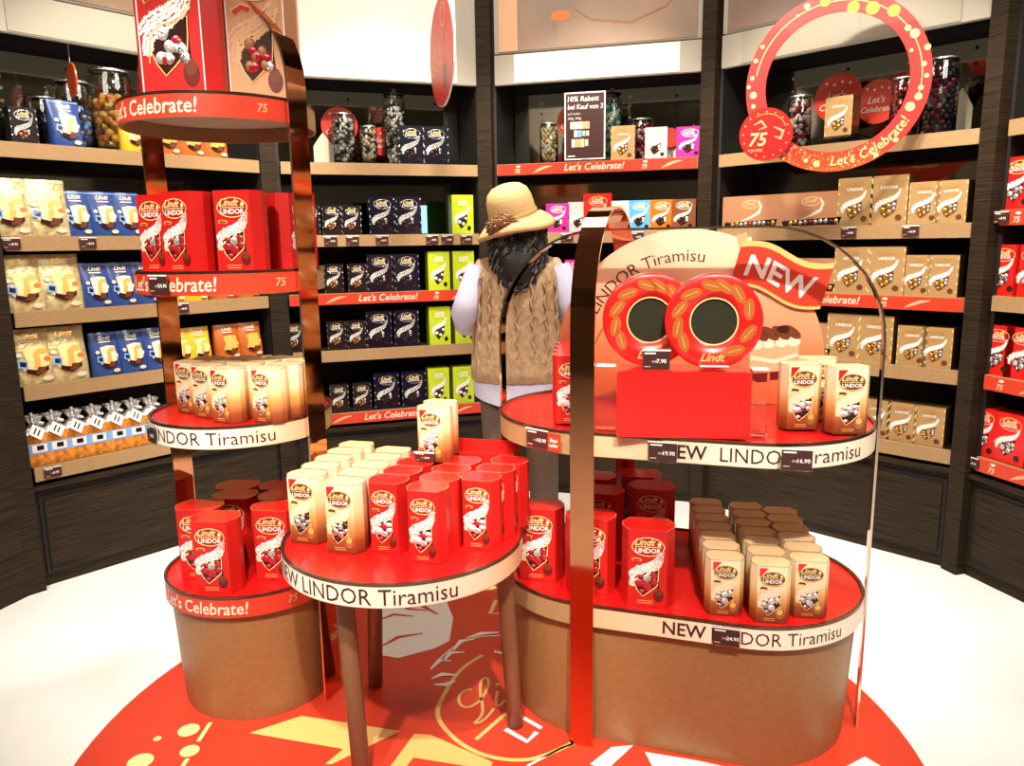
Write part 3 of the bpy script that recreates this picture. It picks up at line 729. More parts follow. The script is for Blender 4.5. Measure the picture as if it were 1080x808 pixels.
b.ribbon([(-.05, .04), (-.02, .055), (.0, .03), (-.03, .02)], .012, fn, 'peach', taper=True); b.ribbon([(.03, .03), (.07, .01), (.06, -.02), (.035, -.01)], .014, fn, 'peach', taper=True)
b.text('JAHRE', .018, -.035, -.07, fn, 'gold_flat', align='c')
for i in range(16): b.ell(.092*math.cos(i*.39), .092*math.sin(i*.39), .003, .003, fn, 'pale_gold', n=6)
b.build('round_badge', rg)
b = MB(); b.tube([(0, 0, ro), (0, 0, 1.3)], .001, 'white', 6); b.build('thread', rg)
tag(rg, 'large red ring sign with gold dots hanging before the gold-box bay', 'sign')

# ------------------------------------------------------------------ price tags
def price_tag(w, h, price, best=False):
    b = MB(); b.box(-w/2-.002, w/2+.002, -.002, 0, -.004, h+.003, 'clear'); b.box(-w/2, w/2, -.0035, -.002, 0, h, 'tag')
    fn = lambda u, v: (u, -.0042, v)
    b.poly([(-w/2-.002, h), (w/2+.002, h), (w/2+.002, h+.004), (-w/2-.002, h+.004)], fn, 'white')
    b.poly([(-w*.44, h*.84), (-w*.02, h*.84), (-w*.02, h*.92), (-w*.44, h*.92)], fn, 'white')
    b.poly([(-w*.44, h*.14), (-w*.22, h*.14), (-w*.22, h*.19), (-w*.44, h*.19)], fn, 'peach')
    b.text('CHF', h*.16, -w*.16, h*.38, fn, 'white'); b.text(price, h*.30, w*.02, h*.36, fn, 'white', bold=.02)
    if best:
        b.box(w/2, w/2+.042, -.0035, -.001, -.002, h, 'banner')
        b.text('Best', h*.30, w/2+.008, h*.50, fn, 'white', bold=.02, shear=.2); b.text('seller', h*.30, w/2+.004, h*.22, fn, 'white', bold=.02, shear=.2)
    return b
P_tags = price_tag(.062, .040, '8.95').build('price_tag')
nt_ = {}
def shelf_tags(k, sh, pxs):
    z = BAYS[k].Z[sh]
    for i, px in enumerate(pxs):
        s = s_of(k, px, -.01, z-.03)
        pos = 'only one' if len(pxs) == 1 else (['left', 'right'][i] if len(pxs) == 2 else ORD[i]+' from left')
        place(P_tags, bay_pt(k, s, -.0085, z-.049), BAYS[k].ang, f"small dark price tag, {pos}, {SHN[sh]} shelf edge, {BN[k]}", 'price tag', 'price tags on the shelf edges')
shelf_tags(0, 1, [12, 93]); shelf_tags(0, 2, [192]); shelf_tags(0, 4, [56])
shelf_tags(1, 1, [349, 372, 403, 456, 472, 492]); shelf_tags(2, 1, [598, 672, 700, 725]); shelf_tags(3, 1, [895, 960]); shelf_tags(4, 1, [1056]); shelf_tags(4, 4, [1025])

# ------------------------------------------------------------------ floor graphic
fg = empty('floor_graphic', (-.061, 1.979, 0)); b = MB(); r = 1.15
b.prism([(r*math.cos(2*PI*i/96), r*math.sin(2*PI*i/96)) for i in range(96)], .0004, .002, 'banner')
b.build('round_mat', fg)
GS = {n_: MB() for n_ in ('gold_shapes', 'gold_ring', 'script_lettering', 'white_blossom', 'white_leaves')}
g = GS['gold_shapes']
def fx(k):
    def f_(px, py):
        p = at(px, py, .002+.0004*k); return (p.x+.061, p.y-1.979, .002+.0004*k)
    return f_
def fpoly(pts, m, k=1): g.poly(pts, fx(k), m)
def frib(pts, w, m, k=2, taper=False):
    if len(pts) > 3:
        for _ in range(2):
            pts = [pts[0]]+[q for a, b_ in zip(pts, pts[1:]) for q in ((a[0]*.75+b_[0]*.25, a[1]*.75+b_[1]*.25), (a[0]*.25+b_[0]*.75, a[1]*.25+b_[1]*.75))]+[pts[-1]]
    P = [fx(k)(*p) for p in pts]; g.ribbon([(p[0], p[1]) for p in P], w, lambda u, v: (u, v, .002+.0004*k), m, taper)
def fdot(px, py, r_, m='pale_gold', k=2):
    p = fx(k)(px, py); g.ell(p[0], p[1], r_, r_, lambda u, v: (u, v, .002+.0004*k), m, 24)
fpoly([(263, 773), (318, 755), (422, 771), (350, 806), (343, 806), (362, 790)], 'gold_flat')
fpoly([(409, 812), (437, 774), (454, 775), (520, 804), (516, 812), (436, 799), (426, 812)], 'gold_flat')
fdot(199, 770, .030); fdot(200, 792, .026); fdot(148, 803, .034); fdot(166, 779, .011)
frib([(222, 762), (209, 782)], .012, 'pale_gold'); frib([(198, 800), (190, 812)], .012, 'pale_gold')
g = GS['gold_ring']
RNG = [(509, 691), (492, 701), (478, 715), (464, 741), (461, 749), (463, 760), (470, 770), (487, 786), (515, 799), (554, 803), (583, 794), (605, 783), (640, 762)]
frib(RNG, .014, 'gold_flat', 3)
g = GS['script_lettering']
frib([(498, 727), (490, 728), (483, 735), (485, 744), (494, 747), (507, 739), (514, 727), (516, 718), (512, 714), (507, 718), (506, 730), (509, 744), (509, 754), (502, 761), (500, 763), (507, 762), (516, 754), (521, 747)], .009, 'gold_flat', 4)
frib([(525, 729), (522, 741), (526, 746), (533, 738)], .009, 'gold_flat', 4); fdot(525, 722, .008, 'gold_flat', 4)
frib([(502, 780), (534, 752)], .012, 'gold_flat', 4)
g = GS['white_blossom']
fpoly([(396, 690), (402, 665), (396, 640), (404, 628), (430, 625), (455, 624), (470, 632), (478, 652), (474, 676), (458, 684), (420, 694)], 'white', 1)
for p in ([(398, 655), (415, 648), (436, 650)], [(402, 682), (420, 672), (446, 668)], [(418, 632), (430, 642), (450, 644)], [(440, 628), (447, 640), (462, 648)]):
    frib(p, .02, 'banner', 2, True)
g = GS['white_leaves']
frib([(455, 705), (472, 686), (497, 672), (528, 670)], .006, 'white', 4)
for p in ([(454, 706), (464, 696), (476, 697)], [(455, 716), (466, 711), (482, 712)], [(458, 722), (470, 722), (480, 718)], [(466, 698), (476, 688), (490, 688)], [(478, 686), (486, 676), (500, 674)], [(492, 673), (508, 668), (526, 667)]):
    frib(p, .020, 'white', 5, True)
frib([(521, 687), (530, 689)], .012, 'white', 3)
frib([(533, 769), (556, 782), (566, 772)], .016, 'white', 4); frib([(552, 757), (571, 768)], .014, 'white', 4)
frib([(523, 633), (517, 647), (529, 647)], .016, 'gold_flat', 3); frib([(472, 628), (529, 620)], .008, 'gold_flat', 3); fdot(518, 620, .020); fdot(503, 616, .008); fdot(494, 616, .006)
fpoly([(622, 806), (645, 788), (668, 786), (640, 812)], 'white', 1); fpoly([(680, 793), (735, 802), (780, 812), (690, 812)], 'white', 1)
frib([(620, 778), (590, 790), (556, 808)], .008, 'white', 3)
g.poly([(.93, -.16), (1.0, -.12), (1.05, -.20), (.99, -.24)], lambda u, v: (u, v, .0024), 'white')
for n_, g_ in GS.items(): g_.build(n_, fg)
tag(fg, 'round red floor graphic with gold and white motifs under the displays', 'floor graphic')

# ------------------------------------------------------------------ display furniture
def arc(cx, cy, r, a0, a1, n): return [(cx+r*math.cos(a0+(a1-a0)*i/n), cy+r*math.sin(a0+(a1-a0)*i/n)) for i in range(n+1)]
class Track:  # closed outline walked from the left tip along the front; s = arc length
    def __init__(s, pts):
        s.p = pts+[pts[0]]; s.l = [0]
        for i in range(len(s.p)-1): s.l.append(s.l[-1]+math.hypot(s.p[i+1][0]-s.p[i][0], s.p[i+1][1]-s.p[i][1]))
        s.L = s.l[-1]
    def at(s, d, off=0):
        d %= s.L; i = 0
        lo, hi = 0, len(s.l)-2
        while lo < hi:
            mid = (lo+hi+1)//2
            if s.l[mid] <= d: lo = mid
            else: hi = mid-1
        i = lo; f = (d-s.l[i])/(s.l[i+1]-s.l[i]); a, b = s.p[i], s.p[i+1]
        dx, dy = b[0]-a[0], b[1]-a[1]; q = math.hypot(dx, dy)
        return (a[0]+dx*f+dy/q*off, a[1]+dy*f-dx/q*off)   # outward for a ccw outline
def outline(kind, r, half=0, n=48):
    if kind == 'round': return arc(0, 0, r, -PI, PI, n*2)[:-1]
    # stadium along local x, counter-clockwise starting at the left tip going to the front
    return arc(-half, 0, r, -PI, -PI/2, n//2)+arc(half, 0, r, -PI/2, PI/2, n)+arc(-half, 0, r, PI/2, PI, n//2)[:-1]
def tier(root, kind, r, half, ztop, style, strip=None, s0=0, s1=0, words=(), under=True, h=.062, name='tier', base_m='tan'):
    """a display level: red inlay, metal lip, fascia, underside, printed strip"""
    t = Track(outline(kind, r, half)); ti = outline(kind, r-.006, half); to = outline(kind, r, half)
    b = MB()
    b.prism(outline(kind, r-.007, half), ztop-.020, ztop-.004, 'drum_under', 'red_top')
    o = b.build('top_panel', root)
    f = MB()
    f.loft([[(x, y, z) for x, y in q] for q, z in ((ti, ztop-.003), (ti, ztop+.001), (to, ztop+.001), (to, ztop-h), (ti, ztop-h), (ti, ztop-.018))], base_m, cap=False, smooth=False)
    f.loft([[(x, y, z) for x, y in q] for q, z in ((ti, ztop-.002), (ti, ztop+.0025), (outline(kind, r+.002, half), ztop+.0025), (outline(kind, r+.002, half), ztop-.004))], 'rim', cap=False, smooth=False)
    f.build('fascia', root)
    if strip:
        s = MB(); n = 60; V = []
        for i in range(n+1):
            d = s0+(s1-s0)*i/n; x, y = t.at(d, .0012); V += [(x, y, ztop-h+.002), (x, y, ztop-.006)]
        s.add(V, [(2*i, 2*i+2, 2*i+3, 2*i+1) for i in range(n)], strip, True)
        def fn(u, v):
            x, y = t.at(u, .0022); return (x, y, v)
        for (txt, d, size, m_, bold, shear, sx) in words:
            s.text(txt, size, d, ztop-h+(h-size*.72)/2, fn, m_, bold=bold, shear=shear, sx=sx)
        s.build('printed_strip', root)
    return t
def arch(root, name, c0, c1, zbase, ztop, rad, w, th=.006, wdir=None, n=10):
    """flat metal band bent into an upside-down U from c0 to c1 (plan points)"""
    c0, c1 = Vector(c0), Vector(c1); d = (c1-c0); L = d.length; d /= L
    nn = Vector((-d.y, d.x)) if wdir is None else wdir
    path = [(0, zbase)]
    path += [(rad-rad*math.cos(a), ztop-rad+rad*math.sin(a)) for a in [PI/2*i/n for i in range(n+1)]]
    path += [(L-rad+rad*math.sin(a), ztop-rad+rad*math.cos(a)) for a in [PI/2*i/n for i in range(n+1)]][(0 if L > 2*rad+.01 else 1):]
    path += [(L, zbase)]
    b = MB(); rings = []
    for i, (s, z) in enumerate(path):
        s0_, z0_ = path[max(0, i-1)]; s1_, z1_ = path[min(len(path)-1, i+1)]
        tx, tz = s1_-s0_, z1_-z0_; q = math.hypot(tx, tz); nx, nz = -tz/q, tx/q   # outward
        def P(o_, w_): p = c0+d*(s+nx*o_)+nn*w_; return (p.x, p.y, z+nz*o_)
        rings.append([P(th, -w/2), P(th, w/2), P(0, w/2), P(0, -w/2)])
    for j in range(len(rings)-1):
        a, c = rings[j], rings[j+1]
        for i in range(4):
            k2 = (i+1) % 4
            b.add([a[i], a[k2], c[k2], c[i]], [(0, 1, 2, 3)], 'copper' if i in (0, 2) else 'copper_edge', False)
    for q in (0, -1): b.add(rings[q], [(0, 1, 2, 3)], 'copper_edge')
    o = b.build(name, root); return o

# --- left round tower
LT = Vector((-.820, 2.290)); lt = empty('display_tower', (LT.x, LT.y, 0)); LR = .262
tag(lt, 'tall round display tower with three discs over a brown drum', 'display stand')
b = MB(); n = 64
b.loft([[(r_*math.cos(2*PI*i/n), r_*math.sin(2*PI*i/n), z) for i in range(n)] for r_, z in ((.230, .0025), (.233, .02), (.249, .345), (.249, .375))], 'drum'); b.build('drum', lt)
LC = 2*PI*LR
def sl(a): return LR*(R(a)+PI)     # arc length at polar angle a (degrees, -180..180), -90 faces the viewer
def lw(zoff=0): return None
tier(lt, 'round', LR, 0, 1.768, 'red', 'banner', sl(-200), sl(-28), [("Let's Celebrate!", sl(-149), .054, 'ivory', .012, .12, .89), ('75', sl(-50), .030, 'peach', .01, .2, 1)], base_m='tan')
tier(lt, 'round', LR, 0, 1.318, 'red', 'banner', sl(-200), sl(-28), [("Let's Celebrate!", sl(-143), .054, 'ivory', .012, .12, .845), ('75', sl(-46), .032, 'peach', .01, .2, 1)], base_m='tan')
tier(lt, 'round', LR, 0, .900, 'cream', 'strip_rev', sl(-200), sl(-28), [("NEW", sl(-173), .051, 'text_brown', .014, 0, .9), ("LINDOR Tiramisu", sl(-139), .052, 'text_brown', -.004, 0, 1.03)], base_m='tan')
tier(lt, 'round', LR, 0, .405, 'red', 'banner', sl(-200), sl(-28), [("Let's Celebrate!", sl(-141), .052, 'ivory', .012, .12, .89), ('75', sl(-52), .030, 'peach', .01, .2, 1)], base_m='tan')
ca = Vector((math.cos(R(-23)), math.sin(R(-23))))
arch(lt, 'arched_band', ca*(-(LR+.004)), ca*(LR+.004), .0025, 2.07, .26, .078)

# --- front round table
TC = Vector((-.302, 2.005)); tb = empty('display_table', (TC.x, TC.y, 0)); TR = .325
tag(tb, 'low round red display table on brown legs, front and centre', 'table')
def st_(a): return TR*(R(a)+PI)
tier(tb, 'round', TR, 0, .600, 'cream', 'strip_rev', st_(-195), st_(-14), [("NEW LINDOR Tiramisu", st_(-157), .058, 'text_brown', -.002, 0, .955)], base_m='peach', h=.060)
for (tx, ty, bx, by_) in ((.268, -.012, .298, .012), (-.118, .195, -.147, .232), (-.132, -.190, -.098, -.238)):
    b = MB(); b.tube([(tx, ty, .582), ((tx+bx)/2, (ty+by_)/2, .29), (bx, by_, .006), (bx, by_, .003)], [.024, .0235, .023, .020], 'leg', 18); b.build('leg', tb)

# --- right stadium display
RC = Vector((.476, 2.170)); RA = R(-18.3); rd = empty('display_stand', (RC.x, RC.y, 0), RA); RR, RH = .318, .205
tag(rd, 'long two-level display stand with rounded ends and copper arches', 'display stand')
def track_s(x):   # arc length of a point on the straight front at local x
    return RR*PI/2+(x+RH)
b = MB(); q = []
for r_, z in ((.284, .0025), (.286, .02), (.304, .355), (.304, .385)):
    q.append([(x, y, z) for x, y in outline('s', r_, RH)])
b.loft(q, 'drum'); b.build('base_body', rd)
s_leg = track_s(-RH)
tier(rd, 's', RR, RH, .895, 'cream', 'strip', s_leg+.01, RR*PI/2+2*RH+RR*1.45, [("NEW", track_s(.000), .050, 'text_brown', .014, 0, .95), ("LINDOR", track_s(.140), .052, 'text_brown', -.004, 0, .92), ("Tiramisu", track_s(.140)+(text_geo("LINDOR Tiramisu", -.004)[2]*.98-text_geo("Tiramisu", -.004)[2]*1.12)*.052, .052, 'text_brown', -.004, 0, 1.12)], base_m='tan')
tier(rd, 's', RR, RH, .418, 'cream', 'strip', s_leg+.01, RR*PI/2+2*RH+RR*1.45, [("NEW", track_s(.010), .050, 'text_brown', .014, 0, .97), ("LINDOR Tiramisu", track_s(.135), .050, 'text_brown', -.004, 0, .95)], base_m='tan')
arch(rd, 'cross_band', (-RH, -(RR+.004)), (-RH, RR+.004), .0025, 1.472, .30, .063)
arch(rd, 'long_band', (-(RH+RR+.004), 0), (RH+RR+.004, 0), .0025, 1.412, .30, .045)
def rdp(x, y, z): v = Vector((x, y)); v.rotate(Matrix.Rotation(RA, 2)); return Vector((RC.x+v.x, RC.y+v.y, z))
# tags on fascias
def loose_tag(w, h, price, loc, rz, lab, best=False): 
    o = price_tag(w, h, price, best).build('price_tag', None, loc, rz); tag(o, lab, 'price tag', 'price tags on the display furniture')
def on_front(x, z, yo=.0045): return rdp(x, -(RR+yo), z)
def x_front(px, z):
    lo, hi = -.4, .4
    for _ in range(30):
        mi = (lo+hi)/2
        if prx(on_front(mi, z)) < px: lo = mi
        else: hi = mi
    return lo
loose_tag(.070, .048, '19.90', on_front(x_front(699, .86), .836), RA, 'dark price tag left of NEW on the upper display edge')
loose_tag(.070, .048, '16.90', on_front(x_front(840, .86), .842, .012), RA+R(6), 'dark price tag covering the T of Tiramisu, upper display edge')
loose_tag(.066, .046, '24.90', on_front(x_front(766, .39), .362), RA, 'dark price tag between NEW and DOR on the lower display edge')
def on_left(a, z, o=.006): return rdp(-RH+(RR+o)*math.cos(R(a)), (RR+o)*math.sin(R(a)), z)
loose_tag(.072, .048, '18.90', on_left(-113, .842, .007), RA+R(-113+90), 'dark price tag with red Best seller flag, left rounded end', True)
def on_lt(a, z, o=.006): return Vector((LT.x+(LR+o)*math.cos(R(a)), LT.y+(LR+o)*math.sin(R(a)), z))
loose_tag(.064, .046, '24.90', on_lt(-114, 1.262), R(-114+90), 'black price tag covering letters on the middle red disc edge')
loose_tag(.060, .046, '16.90', on_lt(-138, .842), R(-138+90), 'dark price tag at the left end of the cream tower disc')

# riser, tins, blocks, board
def zof(px, py, x, y): return at
rb = MB(); p0 = at(650, 462, .895); p1 = at(790, 465, .895); mid = (p0+p1)/2; ang = math.atan2((p1-p0).y, (p1-p0).x); wd = (p1-p0).length
Z1 = .8985
rs = MB(); rs.box(-wd/2, wd/2, 0, .12, 0, .164, 'red'); rs.box(-wd/2+.004, wd/2-.004, .004, .116, .164, .166, 'red_top')
rs.build('riser_box')
ro_ = bpy.data.objects['riser_box']; ro_.location = (mid.x, mid.y, Z1); ro_.rotation_euler = (0, 0, ang)
tag(ro_, 'plain glossy red riser box under the two round tins', 'riser')
rt_z = Z1+.1665
def on_riser(x, y, z=rt_z):
    v = Vector((x, y)); v.rotate(Matrix.Rotation(ang, 2)); return Vector((mid.x+v.x, mid.y+v.y, z))
def tin():
    t = empty('chocolate_tin'); r = .118; b = MB(); zc = r+.001
    prof = [(.0, .018), (r-.004, .018), (r, .014), (r, -.010), (r-.006, -.014), (.056, -.014), (.056, -.010)]
    # lid profile turned about the y axis
    rings = [[(q*math.cos(2*PI*i/48), y, zc+q*math.sin(2*PI*i/48)) for i in range(48)] for q, y in prof]
    b.loft(rings, 'red', cap=False)
    fn = lambda u, v: (u, -.0150, zc+v)
    for a in (95, 75, 130, 160, 20, -20, -55, 190, 215, 50):
        cx, cz = .088*math.cos(R(a)), .088*math.sin(R(a)); b.ell(cx, cz, .027, .013, fn, 'leafgold', 14, R(a+70))
        b.ribbon([(cx-.016*math.cos(R(a+70)), cz-.016*math.sin(R(a+70))), (cx+.016*math.cos(R(a+70)), cz+.016*math.sin(R(a+70)))], .0015, lambda u, v: (u, -.0156, zc+v), 'gold_flat')
    b.text('Lindt', .028, 0, -.098, lambda u, v: (u, -.0158, zc+v), 'gold_flat', shear=.4, bold=.01, align='c')
    b.build('lid', t)
    w = MB(); w.ell(0, 0, .058, .058, lambda u, v: (u, -.0105, zc+v), 'olive', 32); w.ring(0, 0, .059, .059, .003, lambda u, v: (u, -.0158, zc+v), 'pale_gold', 40)
    w.build('window', t)
    return t
P_tin = tin(); tl = copy_tree(P_tin)
P_tin.location = on_riser(.073, .055); P_tin.rotation_euler = (0, 0, ang+R(0)); tag(P_tin, 'round red tin with dark window, the right one in front', 'tin', 'round red tins on the riser')
tl.location = on_riser(-.082, .094); tl.rotation_euler = (0, 0, ang+R(6)); tag(tl, 'round red tin with dark window, the left one partly behind', 'tin', 'round red tins on the riser')
def block(x, y, z, w, d, h, lab):
    b = MB(); b.box(-w/2, w/2, -d/2, d/2, 0, h, 'clear'); b.box(-w/2, w/2, -d/2, d/2, h+.0005, h+.0015, 'white')  # white top sheet paints the bright highlight on the clear block
    o = b.build('acrylic_block', None, on_riser(x, y, z), ang); tag(o, lab, 'display block', 'clear acrylic blocks around the riser')
block(-.19, .10, Z1, .05, .05, .165, 'clear acrylic block standing left of the red riser')
block(.19, .06, Z1, .04, .05, .165, 'clear acrylic block standing right of the red riser')
block(.075, .022, rt_z, .07, .018, .010, 'clear acrylic tin rest on the riser front edge')
loose_tag(.066, .046, '7.90', on_riser(-.066, .010, rt_z+.004), ang, 'dark price tag standing on the red riser')
# board
bd = empty('display_board', rdp(.0, .165, Z1), RA); b = MB(); r = .40; zc = .117; N = 60
a0 = -math.asin(zc/r)
pts = [(r*math.cos(a), zc+r*math.sin(a)) for a in [a0+(PI-2*a0)*i/N for i in range(N+1)]]
b.loft([[(x, y, z) for x, y_, z in [(p[0], 0, p[1]) for p in pts]] for y in (0, .006)], 'board', smooth=False)
fn = lambda u, v: (u, -.0008, v); fn2 = lambda u, v: (u, -.0014, v)
arc_text(b, 'NEW LINDOR Tiramisu', .052, .305, R(129), lambda u, v: fn(u, v+zc), 'text_brown', False, -.003, 0)
def arcpts(cx, cz, rx, rz, a_, b_, n=24): return [(cx+rx*math.cos(R(a_+(b_-a_)*i/n)), cz+rz*math.sin(R(a_+(b_-a_)*i/n))) for i in range(n+1)]
b.ribbon(arcpts(.0, zc-.03, .29, .26, 175, 65), .010, fn, 'brown_mid', taper=True)
b.ribbon([(.155, .50), (.17, .44), (.175, .36), (.165, .27)], .030, fn, 'peach'); b.ribbon([(.176, .49), (.195, .42), (.20, .36), (.19, .27)], .012, fn2, 'ivory')
b.text('chocolate', .026, -.03, .235, fn2, 'brown_mid', align='c'); b.text('Lindor', .022, .0, .205, fn2, 'brown_mid', align='c')
# slice of cake
cx, cz = .262, .165
b.poly([(cx-.085, cz-.075), (cx+.075, cz-.062), (cx+.060, cz-.085), (cx-.05, cz-.10)], fn, 'red_deep')
b.poly([(cx-.07, cz-.06), (cx-.0, cz-.07), (cx+.065, cz-.045), (cx+.068, cz+.035), (cx-.07, cz+.03)], fn, 'peach')
b.poly([(cx-.068, cz-.035), (cx, cz-.045), (cx+.066, cz-.020), (cx+.066, cz-.010), (cx, cz-.032), (cx-.068, cz-.022)], fn2, 'ivory')
for i in range(4): b.ell(cx-.052+i*.034, cz+.012+.004*i, .020, .016, fn2, 'ivory', 14)
for i in range(4): b.ell(cx-.045+i*.030, cz+.042+.003*i, .030, .014, lambda u, v: (u, -.0020, v), 'brown', 14, R(-35))
b.ell(cx+.02, cz+.058, .018, .012, lambda u, v: (u, -.0026, v), 'choc', 12)
b.build('printed_board', bd)
fl_ = MB(); c, s_ = math.cos(R(-14)), math.sin(R(-14)); fcx, fcz = .268, .378
def ff(off):
    def f_(u, v):
        w_ = .014*math.sin((u+.13)/.26*2*PI); v = v+w_; return (fcx+u*c-v*s_, off, fcz+u*s_+v*c)
    return f_
nn_ = 20
for (v0, v1, m_, off) in ((-.064, .070, 'gold_flat', -.012), (-.054, .054, 'banner', -.0135)):
    V = []
    for i in range(nn_+1):
        u = -.13+.26*i/nn_; V += [ff(off)(u, v0), ff(off)(u, v1)]
    fl_.add(V, [(2*i, 2*i+2, 2*i+3, 2*i+1) for i in range(nn_)], m_)
    V2 = [(x, -.009, z) for x, y, z in V]; 
    fl_.add(V2, [(2*i, 2*i+1, 2*i+3, 2*i+2) for i in range(nn_)], m_)
    e0 = [V[2*i] for i in range(nn_+1)]; e1 = [V2[2*i] for i in range(nn_+1)]; fl_.add(e0+e1, [(i, i+1, nn_+2+i, nn_+1+i) for i in range(nn_)], 'gold_flat')
fl_.text('NEW', .085, 0, -.030, ff(-.0145), 'white', bold=.025, shear=.08, align='c')
fl_.box(fcx-.05, fcx+.0, -.009, -.0, fcz-.02, fcz+.02, 'banner')
tag(fl_.build('wavy_flag', bd), 'red wavy NEW flag')
st2 = MB(); st2.box(-.16, -.13, .006, .05, 0, .006, 'clear'); st2.box(.13, .16, .006, .05, 0, .006, 'clear'); st2.box(-.15, -.14, .006, .012, .0, .10, 'clear'); st2.box(.14, .15, .006, .012, .0, .10, 'clear'); st2.build('stand', bd)
tag(bd, 'tall round-topped peach board advertising tiramisu, with red NEW flag', 'display board')

# ------------------------------------------------------------------ boxes on the displays
def ax(a): return Vector((math.cos(a), math.sin(a))), Vector((-math.sin(a), math.cos(a)))   # width axis, depth axis (away)
def col(proto, base, yaw, n, pitch, labs, grp, shear=0.0, z=None, D=.08):
    u, v = ax(yaw)
    for i in range(n):
        p = Vector((base[0], base[1]))+v*(D/2+.0+pitch*i)+u*(shear*i)
        place(proto, (p.x, p.y, z), yaw, labs(i), CB, grp)
def nth(i, n, front='front', back='rearmost'):
    if n == 1: return 'single'
    if i == 0: return front
    if i == n-1: return back
    return ORD[i]+' row back'
TZ = .5975
g_tc = 'tiramisu chocolate boxes on the round table'; g_tr = 'red chocolate boxes on the round table'
ty = R(-15)
col(P_tir_t, (-.563, 1.950), ty, 5, .0775, lambda i: f"cream and brown tiramisu box, {nth(i, 5)}, leftmost column on round table", g_tc, -.002, TZ, .075)
col(P_tir_t, (-.447, 1.880), ty, 5, .0775, lambda i: f"cream and brown tiramisu box, {nth(i, 5)}, second column on round table", g_tc, 0, TZ, .075)
col(P_red_s, (-.334, 1.880), ty, 4, .0815, lambda i: f"red chocolate box, {nth(i, 4)}, column beside cream boxes on round table", g_tr, .004, TZ, .080)
col(P_red_s, (-.226, 1.812), ty, 4, .0815, lambda i: f"red chocolate box, {nth(i, 4)}, column nearest viewer on round table", g_tr, .003, TZ, .080)
col(P_red_s, (-.095, 1.892), ty, 3, .0815, lambda i: f"red chocolate box, {nth(i, 3)}, right-hand column on round table", g_tr, .017, TZ, .080)
# open red tray at the back holding the raised boxes
tr_ = MB(); W_, D_, H_ = .27, .085, .185
tr_.box(-W_/2, W_/2, -D_/2, D_/2, 0, .165, 'red_mat')
for (x0, x1, y0, y1, hh) in ((-W_/2, W_/2, -D_/2, -D_/2+.003, H_), (-W_/2, W_/2, D_/2-.003, D_/2, H_+.02), (-W_/2, -W_/2+.003, -D_/2+.003, D_/2-.003, H_+.01), (W_/2-.003, W_/2, -D_/2+.003, D_/2-.003, H_+.01)):
    tr_.box(x0, x1, y0, y1, .165, hh, 'red_mat')

tag(tr_.build('carton_tray', None, (-.118, 2.205, TZ), ty), 'open red carton tray at the back of the round table', 'tray')
sp = at(455, 487, .784)
ux, vx = ax(R(-16))
for i in range(2):
    q = Vector((sp.x, sp.y))+vx*(.036+.068*i)
    place(P_tir, (q.x-.008*i, q.y, TZ+.1855), R(-16), ['cream tiramisu box standing on top of the red boxes, front', 'cream tiramisu box standing on the red boxes, hidden behind another'][i], CB, 'raised tiramisu boxes')
q = Vector((sp.x, sp.y))-ux*.018-vx*.004
loose_tag(.058, .024, '18.90', (q.x, q.y, TZ+.188), R(-16), 'dark price tag at the foot of the raised cream box')

# right stand, lower level
g1 = 'large red chocolate boxes on the long stand'; BZ = .4155
for i, (px, py, yw) in enumerate(((567, 612, -13), (621, 626, -12), (682, 640, -12))):
    p = at(px, py, .415); u_, v_ = ax(R(yw)); q = Vector((p.x, p.y))+v_*.0475
    place(P_red_l, (q.x, q.y, BZ), R(yw), ['large red box at the rounded left end of the lower level', 'large red box half hidden by the wide copper band', 'large red box right of the copper band, lower level'][i], CB, g1)
for i, (x, y) in enumerate(((.265, 2.42), (.415, 2.435), (.435, 2.305), (.27, 2.27))):
    place(P_red_l, (x, y, BZ), R(-14), ['red box in deep shade behind the copper band, rearmost left', 'dark shaded red box, rearmost behind the front red boxes', 'dark shaded red box, middle row of lower level', 'red box between the copper band and shaded rear boxes'][i], CB, g1)
g2 = 'tiramisu chocolate boxes on the lower level'
yw = R(-10)
col(P_tir, (.545, 1.865), yw, 7, .0715, lambda i: f"tiramisu box with shade-toned top, {nth(i, 7)}, left column of lower cluster", g2, -.003, BZ, .068)
col(P_tir, (.652, 1.822), yw, 7, .0715, lambda i: f"tiramisu box with shade-toned top, {nth(i, 7)}, middle column of lower cluster", g2, -.002, BZ, .068)
col(P_tir, (.758, 1.845), yw, 6, .0715, lambda i: f"tiramisu box with shade-toned top, {nth(i, 6)}, right column of lower cluster", g2, -.003, BZ, .068)
# right stand, upper level
g3 = 'boxes on the upper level of the long stand'
p = at(602, 448, .895)
col(P_red_s, (p.x, p.y), R(-10), 4, .0815, lambda i: f"red chocolate box, {nth(i, 4)}, file behind the wide copper band", g3, -.006, Z1-.001, .08)
for i, (px, py, dy, yw_) in enumerate(((845, 454, 0, -4), (895, 459, 0, -5), (872, 452, .078, -5))):
    p = at(px, py, .895); u_, v_ = ax(R(yw_)); q = Vector((p.x, p.y))+v_*(.036+dy)
    place(P_tir_m, (q.x, q.y, Z1-.001), R(yw_), ['tiramisu box right of the riser, the left of the pair', 'tiramisu box right of the riser, the right of the pair', 'tiramisu box hidden behind the pair at the right rounded end'][i], CB, g3)
